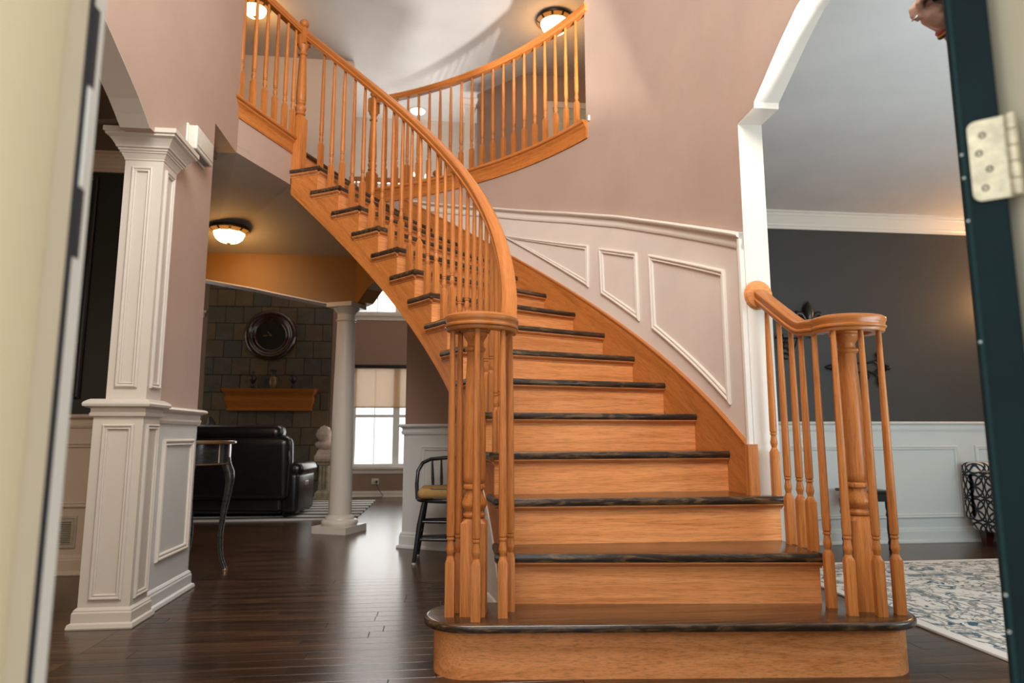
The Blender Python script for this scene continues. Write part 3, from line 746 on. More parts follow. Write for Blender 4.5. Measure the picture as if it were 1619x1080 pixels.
# ------------------------------------------------------------------ balusters, newels, rails
def ring_pts(rs, sq, z, n=16):
    out = []
    for j in range(n):
        a = 2*PI*j/n
        rr_ = rs/max(abs(cos(a)), abs(sin(a))) if sq else rs
        out.append((rr_*cos(a), rr_*sin(a), z))
    return out
bal_cache = {}
def baluster_mesh(L):
    L = round(L, 3)
    if L not in bal_cache:
        mb = MB(); hs = .0170
        rings = [ring_pts(hs,1,0), ring_pts(hs,1,.190), ring_pts(.0140,0,.2065), ring_pts(.0112,0,.2125), ring_pts(.0125,0,.220), ring_pts(.0158,0,.231), ring_pts(.0155,0,.238), ring_pts(.0118,0,.262), ring_pts(.0112,0,.268),
                 ring_pts(.0142,0,.2695), ring_pts(.0150,0,.2735), ring_pts(.0142,0,.2775), ring_pts(.0120,0,.279), ring_pts(.0152,0,.284), ring_pts(.0158,0,.30), ring_pts(.0140,0,.30+(L-.30)*.5), ring_pts(.0098,0,L)]
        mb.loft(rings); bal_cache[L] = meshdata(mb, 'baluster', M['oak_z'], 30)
    return bal_cache[L]
def baluster(parent, x, y, z0, z1, rz):
    return inst('baluster', baluster_mesh(z1-z0+.006), (x,y,z0), rz, parent)
RP = [(-.022,0),(.022,0),(.025,.006),(.025,.012),(.031,.016),(.0315,.022),(.0265,.027),(.0275,.036),(.0325,.044),(.0315,.054),(.022,.062),(.010,.0655),(0,.066)]
RP = RP + [(-a, b) for a, b in RP[-2:1:-1]]
ZV = 1.236                                            # underside of the volutes
def zb(t):                                            # underside of the stair rail
    a, b = nz(t)+.902, ZV; k = .03
    return .5*(a+b+math.sqrt((a-b)**2+k*k)) if t < 14 else a+.0005
RB = 2.332

def volute_newel(parent, c, z0, rz):
    hs = .046; mb = MB()
    mb.loft([ring_pts(hs,1,0), ring_pts(hs,1,.328), ring_pts(.041,0,.342)])
    nw = inst('newel_post', meshdata(mb, 'newel_post', M['oak_z'], 30), (c[0],c[1],z0), rz, parent)
    t_ = MB(); t_.lathe([(.034,.338),(.034,.344),(.041,.350),(.042,.358),(.036,.366),(.034,.37),(.047,.388),(.048,.40),(.037,.425),(.033,.44),(.033,.446),(.041,.452),(.042,.460),(.040,.467),(.036,.47),(.042,.478),(.043,.5),(.0425,.62),(.038,.80),(.031,.962),(.031,.966),(.039,.972),(.041,.979),(.038,.986),(.031,.99),(.030,1.005),(.034,1.012),(.045,1.03),(.047,1.038),(.047,1.042),(.055,1.044),(.055,1.048)], n=28)
    inst('turning', meshdata(t_, 'turning', M['oak_z'], 40), (c[0],c[1],z0), rz, nw)
    return nw

# ---- inner balustrade
lb = thing('stair_balustrade', 'oak balustrade on the open inner side of the stairs, rising to the landing', 'railing', (.148,2.562,.19))
for k in range(2, 16):
    for dt in (.85, .85+DTH/2):
        t = th(k)+dt
        if k == 15 and dt > 2: continue
        x, y = P2(RB, t); baluster(lb, x, y, H*k, zb(t), rad(t))
VL = [(30,.163),(11,.142),(-29,.117),(-60,.103),(-90,.097),(-130,.093),(-170,.09),(-205,.075),(-250,.055)]
def spiral(c, tab, steps=40):
    a0, a1 = tab[0][0], tab[-1][0]; sgn = 1 if a1 > a0 else -1
    tt = [(a*sgn, r) for a, r in tab]
    out = []
    for i in range(steps+1):
        a = tt[0][0]+(tt[-1][0]-tt[0][0])*i/steps; r = lerp_tab(tt, a); aa = rad(a*sgn)
        out.append((c[0]+r*cos(aa), c[1]+r*sin(aa), ZV))
    return out
path = [P3(RB, t, zb(t)) for t in [65.6 - i*(65.6+4.4)/70 for i in range(71)]]
sp_ = spiral(LNW, VL)
path += [tuple(Vector(path[-1]).lerp(Vector(sp_[0]), .5))] + sp_
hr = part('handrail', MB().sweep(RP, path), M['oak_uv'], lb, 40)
part('volute_eye', MB().lathe([(.0,0),(.055,0),(.06,.008),(.056,.03),(.062,.046),(.055,.06),(.03,.066),(0,.066)], (LNW.x,LNW.y,ZV), 28), M['oak_x'], hr, 40)
volute_newel(lb, LNW, H, rad(-9))
for x, y in ((.287,2.588),(.25,2.504),(.15,2.466),(.06,2.54),(.092,2.60)): baluster(lb, x, y, H, ZV, rad(-7))

# ---- outer balustrade at the foot
ob = thing('stair_balustrade', 'short oak balustrade at the foot of the stairs, ending against the arch jamb', 'railing', (RNW.x,RNW.y,.19))
VR = [(165,.104),(180,.108),(213,.120),(268,.104),(316,.114),(360,.112),(405,.095),(440,.07),(470,.05)]
zr = lambda y: .5*((1.238+(y-2.605)*.64)+ZV+math.sqrt(((1.238+(y-2.605)*.64)-ZV)**2+.03**2))
path = [(1.512, y, zr(y)) for y in [YJ-.004-i*(YJ-2.53)/24 for i in range(25)]] + spiral(RNW, VR)
hr = part('handrail', MB().sweep(RP, path), M['oak_uv'], ob, 40)
part('volute_eye', MB().lathe([(.0,0),(.055,0),(.06,.008),(.056,.03),(.062,.046),(.055,.06),(.03,.066),(0,.066)], (RNW.x,RNW.y,ZV), 28), M['oak_x'], hr, 40)
part('rosette', MB().lathe([(0,0),(.07,0),(.07,.006),(.064,.012),(.062,.018),(.05,.022),(0,.022)], (1.512,YJ-.003,zr(YJ)+.032), 36, Matrix.Rotation(PI/2,4,'X')), M['oak_x'], hr, 40)
volute_newel(ob, RNW, H, rad(-12))
for x, y, k in ((1.507,2.497,1),(1.518,2.385,1),(1.613,2.357,1),(1.70,2.376,1),(1.512,2.605,2),(1.517,2.69,2),(1.512,2.775,2),(1.528,2.908,3)):
    ztop = ZV if k == 1 else zr(y)
    baluster(ob, x, y, H*k, ztop, rad(-6 if k > 1 else -14))

# ---- landing newels with ball finials
def landing_newel(parent, c, z0, rz, zt=4.0):
    hs = .041; q = zt-3.89                       # z values given for a block top near 4.0
    Z = lambda z: z-z0
    mb = MB(); mb.loft([ring_pts(hs,1,0), ring_pts(hs,1,Z(3.29)), ring_pts(.037,0,Z(3.305))])
    nw = inst('newel_post', meshdata(mb, 'newel_post', M['oak_z'], 30), (c[0],c[1],z0), rz, parent)
    t_ = MB(); t_.lathe([(.03,Z(3.30)),(.03,Z(3.31)),(.040,Z(3.32)),(.040,Z(3.33)),(.033,Z(3.34)),(.042,Z(3.365)),(.04,Z(3.38)),(.031,Z(3.40)),(.038,Z(3.41)),(.038,Z(3.42)),(.033,Z(3.425)),(.039,Z(3.44)),(.038,Z(3.52)),(.027,Z(3.80)),(.027,Z(3.81)),(.037,Z(3.818)),(.037,Z(3.828)),(.028,Z(3.836)),(.027,Z(3.86)),(.042,Z(3.885)),(.043,Z(3.90)),(.038,Z(3.905))], n=24)
    inst('turning', meshdata(t_, 'turning', M['oak_z'], 40), (c[0],c[1],z0), rz, nw)
    mb = MB(); mb.loft([ring_pts(hs,1,Z(3.90)), ring_pts(hs,1,Z(4.03)), ring_pts(.03,1,Z(4.045)), ring_pts(.02,0,Z(4.05)), ring_pts(.018,0,Z(4.058))])
    inst('block', meshdata(mb, 'block', M['oak_z'], 30), (c[0],c[1],z0), rz, nw)
    b_ = MB(); b_.lathe([(.012,Z(4.055))]+[(.037*sin(a), Z(4.088)-.037*cos(a)) for a in [PI*i/12 for i in range(2,13)]], n=20)
    inst('ball_finial', meshdata(b_, 'ball_finial', M['oak_z'], 60), (c[0],c[1],z0), rz, nw)
    return nw
nc = P2(RB, 66.3); landing_newel(lb, nc, H*15, rad(66.3))
# ---- straight landing railing
lr = thing('balcony_railing', 'short straight oak railing along the landing edge by the left wall', 'railing', (*P2(2.0,66.8),3.122))
zf, zt_ = 3.122, 4.05
e0, e1 = P2(1.60,66.9), P2(2.29,66.6)
part('handrail', MB().sweep(RP, [(*e0,zt_-.066),((e0[0]+e1[0])/2,(e0[1]+e1[1])/2,zt_-.066),(*e1,zt_-.066)]), M['oak_uv'], lr, 40)
for r_ in (1.675,1.80,1.92,2.038,2.152,2.25):
    f_ = (r_-1.6)/.69; baluster(lr, e0[0]+(e1[0]-e0[0])*f_, e0[1]+(e1[1]-e0[1])*f_, zf, zt_-.066, rad(TB))
# ---- curved balcony railing
br = thing('balcony_railing', 'long curved oak railing along the upper hall above the stairs', 'railing', (*P2(3.49,45),3.122))
part('handrail', MB().sweep(RP, [P3(3.485, t, zt_-.066) for t in [26.9+i*(65.9-26.9)/40 for i in range(41)]]), M['oak_uv'], br, 40)
for i in range(19):
    t = 29.2+i*1.947; x, y = P2(3.485, t); baluster(br, x, y, zf, zt_-.066, rad(t))
landing_newel(br, P2(3.487,66.5), 3.04, rad(66.5))
# ------------------------------------------------------------------ ceiling lamps
def bowl_lamp(label, c, r, power, zc=None):
    t = thing('ceiling_lamp', label, 'ceiling lamp', (c[0],c[1],c[2]-.16))
    x, y, z = c; k = r/.2
    part('rim', MB().lathe([(.12*k,z),(.2*k,z-.005),(.205*k,z-.018*k),(.2*k,z-.03*k),(.192*k,z-.034*k),(.155*k,z-.06*k),(.15*k,z-.056*k),(.15*k,z-.01)], (x-0,y-0,0), 40), M['bronze'], t, 40)
    for i in range(10):
        a = 2*PI*i/10
        q = MB(); q.loft([[(x+rr_*k*cos(a+da), y+rr_*k*sin(a+da), z-zz*k) for da in (.07,.24,.40,.56)] for rr_, zz in ((.1935,.0345),(.158,.061))] , closed=False, caps=False)
        q2 = MB(); vv = [(x+rr_*k*cos(a+da), y+rr_*k*sin(a+da), z-zz*k-dz) for rr_, zz in ((.1935,.0345),(.158,.061)) for da in (.07,.24,.40,.56) for dz in (0,.004)]
        q2.add(vv, [(0,2,10,8),(2,4,12,10),(4,6,14,12),(1,9,11,3),(3,11,13,5),(5,13,15,7),(0,8,9,1),(6,7,15,14),(0,1,3,2),(2,3,5,4),(4,5,7,6),(8,10,11,9),(10,12,13,11),(12,14,15,13)])
        part('mica_panel', q2, M['amber'], t)
    part('glass_bowl', MB().lathe([(.15*k,z-.052*k),(.148*k,z-.075*k),(.13*k,z-.115*k),(.095*k,z-.145*k),(.05*k,z-.16*k),(0,z-.164*k)], (x,y,0), 36), M['glass_lit'], t, 60)
    part('finial', MB().lathe([(0,z-.16*k),(.02*k,z-.163*k),(.02*k,z-.17*k),(.008*k,z-.176*k),(.01*k,z-.184*k),(0,z-.19*k)], (x,y,0), 12), M['bronze'], t, 40)
    point('bulb', (x,y,z-.30*k), power, WARM, .12)
    return t
bowl_lamp('lit glass bowl ceiling lamp with bronze rim in the hall under the landing', (-1.75,5.66,2.575), .165, 4.5)
bowl_lamp('lit glass bowl ceiling lamp half hidden behind the curved balcony rail', (1.265,6.82,5.48), .21, 9)
bowl_lamp('lit glass bowl ceiling lamp above the short landing railing', (-2.02,6.95,5.48), .16, 7)
rl = thing('recessed_light', 'round recessed ceiling light shining above the far upper wall', 'ceiling light', (-.32,9.15,5.45))
part('trim_ring', MB().lathe([(.10,5.48),(.12,5.478),(.12,5.47),(.10,5.466),(.095,5.48)], (-.32,9.15,0), 28), M['white'], rl, 40)
part('lens', MB().lathe([(0,5.479),(.097,5.479),(.09,5.455),(.06,5.44),(0,5.435)], (-.32,9.15,0), 28), M['sky_lit'], rl, 60)

# ------------------------------------------------------------------ upper hall: overlook railing, pilaster, door
ovl = thing('overlook_railing', 'dark oak railing with ball newel at the far side of the upper hall', 'railing', (-.3,7.9,3.04))
dk = M['oak_uv']
part('handrail', MB().sweep(RP, [(-1.08,7.9,3.885),(-.5,7.9,3.885),(-.09,7.9,3.885)]), M['oak_uv'], ovl, 40)
for i in range(8):
    baluster(ovl, -1.0+i*.115, 7.9, 3.04, 3.885, 0)
mb = MB(); mb.loft([ring_pts(.045,1,0),ring_pts(.045,1,.90),ring_pts(.06,1,.915),ring_pts(.06,1,.93),ring_pts(.02,0,.95)]); np_ = inst('newel_post', meshdata(mb,'newel_post',M['oak_z'],30),(-.04,7.9,3.04),0,ovl)
inst('ball_finial', meshdata(MB().lathe([(.02,.945)]+[(.045*sin(a),.99-.045*cos(a)) for a in [PI*i/12 for i in range(2,13)]], n=20),'ball_finial',M['oak_z'],60),(-.04,7.9,3.04),0,np_)
pil = thing('pilaster', 'slim white pilaster at the end of the brown upper wall', 'pilaster', (.47,8.5,3.04))
mb = MB(); mb.box(.33,.46,8.42,8.56,3.04,5.30); part('shaft', mb, M['white'], pil)
mb = MB(); mb.rectloft(.33,.46,8.42,8.56,[(0,5.18),(.012,5.19),(.012,5.22),(.02,5.23),(.035,5.27),(.04,5.28),(.04,5.31),(-.02,5.31)]); part('capital', mb, M['white'], pil)
mb = MB(); mb.rectloft(.33,.46,8.42,8.56,[(.03,3.04),(.03,3.12),(.01,3.15),(0,3.16)]); part('base', mb, M['white'], pil)
dr = MB(); 
dr.box(1.37,1.45,8.0,8.03,3.04,5.12); dr.box(2.24,2.32,8.0,8.03,3.04,5.12); dr.box(1.45,2.24,8.0,8.03,5.04,5.12)
d3 = struct(part('door_2', dr, M['cream']), 'door frame in the brown upper hall wall')
mb = MB(); mb.box(1.46,2.23,8.012,8.03,3.05,5.04); lf = part('door_leaf', mb, plain('pale_green_door', (.42,.45,.38), .45), d3)
for x0, x1, z0, z1 in ((1.55,1.80,4.2,4.92),(1.89,2.14,4.2,4.92),(1.55,1.80,3.3,4.0),(1.89,2.14,3.3,4.0)):
    mb = MB(); mb.frame([(x0,z0),(x1,z0),(x1,z1),(x0,z1)], FY(8.012), .03, .01); part('door_panel', mb, lf.data.materials[0], lf)
# chandelier of the family room seen through the overlook
ch = thing('chandelier', 'small dark chandelier with lit candle bulbs beyond the overlook railing', 'chandelier', (-.30,8.7,4.02))
part('stem', MB().lathe([(0,4.0),(.03,4.02),(.04,4.06),(.015,4.1),(.03,4.16),(.012,4.2),(.01,5.48),(0,5.48)], (-.30,8.7,0), 12), M['iron'], ch, 40)
for i in range(6):
    a = 2*PI*i/6+.3; dx, dy = cos(a), sin(a)
    ar = part('arm', MB().tube([(-.30+dx*s_, 8.7+dy*s_, z) for s_, z in ((.02,4.14),(.06,4.08),(.11,4.07),(.15,4.1),(.165,4.16),(.165,4.2))], .006, 6), M['iron'], ch, 60)
    part('candle_cup', MB().lathe([(0,4.195),(.022,4.2),(.024,4.21),(.01,4.215),(.009,4.24),(0,4.24)], (-.30+dx*.165, 8.7+dy*.165, 0), 10), M['iron'], ar, 40)
    part('bulb', MB().lathe([(0,4.238),(.012,4.245),(.016,4.262),(.008,4.29),(0,4.3)], (-.30+dx*.165, 8.7+dy*.165, 0), 10), M['glass_lit'], ar, 60)

# ------------------------------------------------------------------ door chime
dc = thing('door_chime', 'off white plastic door chime box on the tan wall beside the column', 'door chime', (-1.34,3.72,2.38))
part('housing', MB().rbox((XL+.034,3.725,2.445),(.05,.265,.135),.008), M['plastic'], dc, 40)
part('back_plate', MB().rbox((XL+.006,3.725,2.445),(.012,.285,.15),.004), M['plastic'], dc, 40)
for i in range(2): part('sound_slot', MB().box(XL+.02,XL+.05,3.62,3.83,2.3765-.002+i*.0,2.379) if i == 0 else MB().box(XL+.0595,XL+.0605,3.60,3.85,2.40,2.404), plain('chime_slot', (.25,.24,.2), .6), dc)

# ------------------------------------------------------------------ left room: picture, register
pf = thing('framed_picture', 'tall dark framed picture on the dark green wall', 'picture', (-2.6,4.47,1.07))
part('frame', MB().frame([(-3.0,1.07),(-2.235,1.07),(-2.235,2.535),(-3.0,2.535)], FY(4.5), .06, .03), plain('dark_frame', (.014,.012,.01), .4), pf)
part('canvas', MB().box(-2.95,-2.285,4.488,4.498,1.12,2.485), plain('dark_canvas', (.03,.022,.016), .6, nz=.7, nscale=4), pf)
vr = thing('wall_register', 'louvred air return register low on the left room wainscot', 'vent', (-2.32,4.49,.16))
VM = plain('register_paint', (.42,.36,.27), .5)
part('frame', MB().frame([(-2.46,.155),(-2.185,.155),(-2.185,.35),(-2.46,.35)], FY(4.4935), .035, .008), VM, vr)
part('backing', MB().box(-2.43,-2.215,4.4905,4.4925,.18,.325), plain('register_dark', (.03,.026,.02), .8), vr)
for i in range(13):
    z = .187+i*.0108; part('louvre', MB().obox((-2.3225,4.4885,z),(.212,.006,.0055), rx=.6), VM, vr)

# ------------------------------------------------------------------ round column in the hall
rc = thing('round_column', 'cream round column on a square plinth at the family room opening', 'column', (-.83,6.17,0))
cc = (-.83,6.17,0)
CM = M['cream_col'] = paint('column_paint', (.66,.60,.52), .3, .02)
part('plinth', MB().obox((cc[0],cc[1],.03),(.34,.34,.06), rad(-25)), CM, rc)
part('base_ring', MB().lathe([(.0,.06),(.150,.06),(.158,.075),(.158,.09),(.15,.105),(.128,.112),(.125,.122),(.118,.135),(.104,.145),(.1,.15)], cc, 40), CM, rc, 50)
part('shaft', MB().lathe([(.1,.145),(.099,.4),(.097,.8),(.092,1.3),(.083,1.75),(.08,1.86),(.08,1.96)], cc, 40), CM, rc, 60)
part('neck_ring', MB().lathe([(.08,1.868),(.088,1.872),(.09,1.88),(.088,1.888),(.08,1.892)], cc, 36), CM, rc, 50)
part('capital', MB().lathe([(.08,1.94),(.086,1.945),(.088,1.955),(.098,1.965),(.112,1.98),(.118,1.99),(.118,1.996),(0,1.996)], cc, 36), CM, rc, 50)
part('abacus', MB().obox((cc[0],cc[1],2.016),(.26,.26,.04), rad(-25)), CM, rc)

# ------------------------------------------------------------------ console table by the hall
ct = thing('console_table', 'dark half round console table with a slender cabriole leg behind the left wall', 'table', (-1.56,4.52,0))
CT = wood('dark_green_black_wood', [(.3,(.012,.014,.013)),(.6,(.03,.032,.029)),(.8,(.018,.02,.018))], 'obj', (2,2,14), .22, coat=.5)
RIMC = wood('table_edge_wood', [(.3,(.08,.04,.018)),(.6,(.16,.08,.035)),(.8,(.10,.05,.02))], 'obj', (8,8,8), .3, coat=.4)
def half(r, n=24): return [(-1.56+r*cos(-PI/2+PI*i/n), 4.52+r*1.05*sin(-PI/2+PI*i/n)) for i in range(n+1)]
part('tabletop', slab_bevel(half(.275), .786, .808, .007), RIMC, ct, 40)
part('apron', MB().prism(half(.245), .665, .788), CT, ct, 40)
part('apron_bead', MB().prism(half(.25), .66, .668), RIMC, ct, 40)
def cab_leg(x, y, ax):
    dx, dy = cos(ax), sin(ax)
    pth = [(0,.70),(.005,.66),(.025,.61),(.033,.555),(.022,.47),(.004,.36),(-.008,.24),(-.004,.14),(.008,.07),(.026,.025),(.032,.012)]
    rr_ = [.026,.029,.03,.026,.021,.0185,.0165,.0145,.013,.012,.014]
    part('leg', MB().tube([(x+dx*a,y+dy*a,z) for a, z in pth], rr_, 10), CT, ct, 60)
    part('foot_cap', MB().lathe([(.0,0),(.014,.0),(.016,.006),(.013,.014),(0,.016)], (x+dx*.032,y+dy*.032,0), 10), plain('brass_cap', (.5,.36,.2), .3, .8), ct, 60)
cab_leg(-1.335,4.52,0); cab_leg(-1.52,4.30,-PI/2); cab_leg(-1.56,4.60,PI)
for yy in (4.40,4.64): part('apron_strip', MB().tube([(-1.56+.246*cos(a_), 4.52+.258*sin(a_), z) for a_ in (math.asin((yy-4.52)/.258),) for z in (.67,.73,.785)], .004, 6), plain('inlay', (.35,.30,.22), .35), ct)

# ------------------------------------------------------------------ sofa seen from behind
sr = rad(-5)
sofa = thing('sofa', 'black leather reclining sofa seen from behind in front of the fireplace', 'sofa', (-2.05,7.55,0), sr)
Ms = Matrix.Translation((-2.05,7.55,.0125)) @ Matrix.Rotation(sr,4,'Z')
def sp_part(name, mb, mat=None, sm=60):
    mb.v = [tuple(Ms @ Vector(q)) for q in mb.v]; return part(name, mb, mat or M['leather'], sofa, sm)
sp_part('base', MB().rbox((-.02,.05,.24),(1.12,.78,.40),.05))
for sx in (-1, 1):
    sp_part('armrest', MB().rbox((sx*.63-.02,-.03,.24),(.17,.64,.42),.05))
    sp_part('arm_pad', MB().rbox((sx*.635-.02,.0,.475),(.21,.64,.15),.07, seg=4))
sp_part('backrest', MB().rbox((-.02,-.34,.50),(1.30,.2,.66),.09, rx=.10, seg=4))
sp_part('headrest', MB().rbox((-.05,-.33,.855),(1.16,.24,.16),.078, rx=.08, seg=4))
for sx in (-1, 1): sp_part('seat_cushion', MB().rbox((sx*.27-.02,.12,.46),(.52,.62,.16),.06, seg=4))
sp_part('back_piping', MB().tube([(.615,-.445,.22),(.62,-.43,.55),(.605,-.40,.74),(.56,-.385,.815),(.46,-.38,.835)], .009, 6))
sp_part('lever_plate', MB().rbox((.697,-.05,.33),(.012,.12,.045),.005), plain('lever_metal', (.4,.4,.38), .35, .5), 40)
for sx, sy in ((-.6,-.28),(.56,-.28),(-.6,.4),(.56,.4)): sp_part('foot', MB().lathe([(.025,.008),(.03,.015),(.03,.06),(0,.06)], (sx,sy,0), 10), M['black'], 40)

# striped rug
mt, nt, bs = newmat('striped_rug'); v = coords(nt,'world',(1,1,1)); 
wv = N(nt,'ShaderNodeTexWave', wave_type='BANDS', bands_direction='Y', wave_profile='SAW'); wv.inputs['Scale'].default_value = 1.15; wv.inputs['Distortion'].default_value = 1.6; wv.inputs['Detail'].default_value = 1; wv.inputs['Detail Scale'].default_value = 1.2
nt.links.new(v, wv.inputs['Vector']); cr_ = ramp(nt, wv.outputs['Fac'], [(.0,(.02,.03,.035)),(.40,(.02,.03,.035)),(.46,(.62,.60,.56)),(1,(.66,.63,.58))]); nt.links.new(cr_, bs.inputs['Base Color']); bs.inputs['Roughness'].default_value = .95
bump(nt, bs, noise(nt, v, 300, 2), .3, .005)
tag(part('striped_rug', slab_bevel([(-3.2,7.0),(-.79,7.0),(-.76,8.95),(-3.2,8.95)], 0, .012, .004), mt), 'black and white striped rug under the leather sofa', 'rug')

# ------------------------------------------------------------------ fireplace: mantel, clock, ornaments
mtl = thing('mantel_shelf', 'orange oak mantel shelf with curved profile on the slate chimney', 'shelf', (-2.22,9.3,1.165))
MO = wood('orange_mantel_oak', [(.25,(.30,.088,.010)),(.5,(.42,.135,.018)),(.75,(.34,.10,.012))], 'obj', (1.2,14,14), .3)
mp_ = [(0,1.165),(.10,1.165),(.115,1.17),(.118,1.185),(.105,1.20),(.11,1.23),(.135,1.27),(.155,1.31),(.152,1.345),(.135,1.36),(.14,1.375),(.165,1.395),(.185,1.41),(.20,1.425),(.20,1.447),(0,1.447)]
mb = MB(); mb.loft([[(-2.69-a*.62,SY,z),(-1.74+a*.62,SY,z),(-1.74+a*.62,SY-a,z),(-2.69-a*.62,SY-a,z)] for a, z in mp_[1:-1]]); part('body', mb, MO, mtl, 40)
part('top_board', MB().box(-2.83,-1.60,SY-.215,SY,1.447,1.457), MO, mtl)
ck = thing('wall_clock', 'large round dark wooden clock with gold hands on the slate chimney', 'clock', (-2.265,9.33,1.85))
cz, cx_ = 2.197, -2.262
RX = Matrix.Rotation(PI/2,4,'X')
CW = wood('clock_mahogany', [(.3,(.018,.006,.004)),(.6,(.05,.017,.009)),(.8,(.03,.010,.006))], 'obj', (6,6,6), .15, coat=.8)
part('rim', MB().lathe([(.20,0),(.345,0),(.35,.02),(.34,.045),(.315,.06),(.285,.055),(.27,.04),(.262,.045),(.25,.04),(.235,.03),(.215,.032),(.20,.02)], (cx_,SY-.006,cz), 56, RX, False), CW, ck, 50)
part('face', MB().lathe([(0,.0),(.205,.0),(.205,.012),(0,.012)], (cx_,SY-.006,cz), 40, RX), plain('clock_face', (.018,.017,.014), .25), ck)
GD = plain('gold_hands', (.55,.33,.09), .3, .9)
for ang, L_ in ((rad(178+6),.115),(rad(130),.07)):
    ux_, uz_ = cos(ang), sin(ang)
    hd = MB(); y_ = SY-.021
    hd.add([(cx_+ux_*a-uz_*b, yy, cz+uz_*a+ux_*b) for yy in (y_, y_-.003) for a, b in ((-.01,0),(L_*.4,.004),(L_*.65,.009),(L_,0),(L_*.65,-.009),(L_*.4,-.004))], [(0,1,2,3,4,5),(11,10,9,8,7,6)]+[(i,(i+1)%6,6+(i+1)%6,6+i) for i in range(6)])
    part('clock_hand', hd, GD, ck)
part('hub', MB().lathe([(0,0),(.011,0),(.011,.008),(0,.01)], (cx_,SY-.018,cz), 14, RX), GD, ck)
DV = plain('dark_ornament', (.02,.013,.010), .4)
UP = [(0,0),(.05,0),(.052,.012),(.03,.025),(.016,.05),(.014,.075),(.024,.085),(.045,.115),(.05,.145),(.046,.165),(.02,.185),(.012,.195),(.014,.21),(.018,.222),(.01,.24),(.0,.26)]
for x, lb_ in ((-2.445,'dark lidded urn left of the vase on the mantel'),(-1.92,'dark lidded urn right of the vase on the mantel')):
    u = thing('lidded_urn', lb_, 'urn', (x,9.25,1.457), group='urns on the mantel')
    part('body', MB().lathe(UP[:11], (x,9.25,1.457), 18), DV, u, 50); part('lid', MB().lathe(UP[10:], (x,9.25,1.457), 18), DV, u, 50)
v_ = thing('vase', 'brown ceramic vase with dark neck at the middle of the mantel', 'vase', (-2.178,9.25,1.457))
part('body', MB().lathe([(0,0),(.03,0),(.034,.01),(.05,.06),(.055,.1),(.05,.145),(.036,.165)], (-2.178,9.25,1.457), 20), plain('vase_ochre', (.17,.095,.03), .35, nz=.6, nscale=14), v_, 50)
part('neck', MB().lathe([(.036,.163),(.028,.18),(.026,.21),(.032,.24),(.042,.258),(.036,.262),(0,.25)], (-2.178,9.25,1.457), 20), DV, v_, 50)
# statuette on the hearth side seen over the wall rail
ss = thing('figurine', 'dark carved figurine rising behind the sofa at the left of the chimney', 'figurine', (-2.95,9.12,0))
part('stand', MB().rbox((-2.95,9.12,.35),(.3,.3,.70),.02), M['black'], ss, 40)
part('figure', MB().tube([(-3.03,9.12,.70),(-3.0,9.12,.82),(-2.93,9.12,.92),(-2.90,9.12,1.0),(-2.93,9.12,1.08)], [.09,.08,.06,.05,.02], 12), DV, ss, 60)

# pedestal and bust
pd = thing('pedestal', 'weathered stone pedestal beside the slate chimney', 'pedestal', (-1.44,9.1,0))
PM = plain('weathered_stone', (.30,.25,.17), .8, nz=.4, nscale=12)
part('plinth', MB().rectloft(-1.56,-1.32,8.98,9.22,[(0,0),(0,.05),(-.02,.06),(-.02,.1),(-.04,.12),(-.05,.13)]), PM, pd)
part('shaft', MB().rectloft(-1.505,-1.375,9.035,9.165,[(0,.12),(-.005,.45)]), PM, pd)
for i in range(3): part('flute', MB().lathe([(.012,.15),(.014,.16),(.014,.42),(.012,.43)], (-1.48+i*.04,9.034,0), 8), PM, pd, 50)
part('cap', MB().rectloft(-1.505,-1.375,9.035,9.165,[(0,.45),(.015,.46),(.015,.48),(.04,.50),(.05,.505),(.05,.535),(0,.535)]), PM, pd)
bt = thing('bust', 'pale stone bust of a curly haired head on the pedestal', 'sculpture', (-1.44,9.1,.535))
BM = plain('pale_pink_stone', (.52,.40,.33), .7, nz=.2, nscale=20)
part('socle', MB().rectloft(-1.54,-1.34,9.02,9.18,[(.02,.535),(.02,.575),(.0,.60),(-.01,.64),(-.03,.66)]), BM, bt)
bmh = bmesh.new(); bmesh.ops.create_icosphere(bmh, subdivisions=3, radius=1)
for q in bmh.verts:
    n_ = q.co.normalized(); k = 1 + .10*sin(9*n_.x+2*n_.z)*sin(8*n_.z+3*n_.y) + .05*sin(17*n_.y)*sin(15*n_.z)
    if n_.x < -.4 and abs(n_.z) < .5: k = 1 + .12*max(0, .35-abs(n_.z+.1))/.35
    q.co = Vector((n_.x*.098*k - .005, n_.y*.098*k, n_.z*.115*k)) + Vector((-1.455,9.095,.85))
bmh.verts.index_update(); mb = MB(); mb.add([q.co for q in bmh.verts], [[q.index for q in f.verts] for f in bmh.faces]); bmh.free()
part('head', mb, BM, bt, 60)
sh_ = MB().lathe([(.055,.645),(.085,.66),(.108,.685),(.118,.715),(.108,.745),(.075,.765),(.055,.785),(.052,.84)], (0,0,0), 24)
sh_.v = [(-1.44+x*1.12+.006*sin(40*z), 9.1+y*.72-.012*sin(3*math.atan2(y, x))*min(1, math.hypot(x, y)*9), z) for x, y, z in sh_.v]
part('shoulders', sh_, BM, bt, 60)

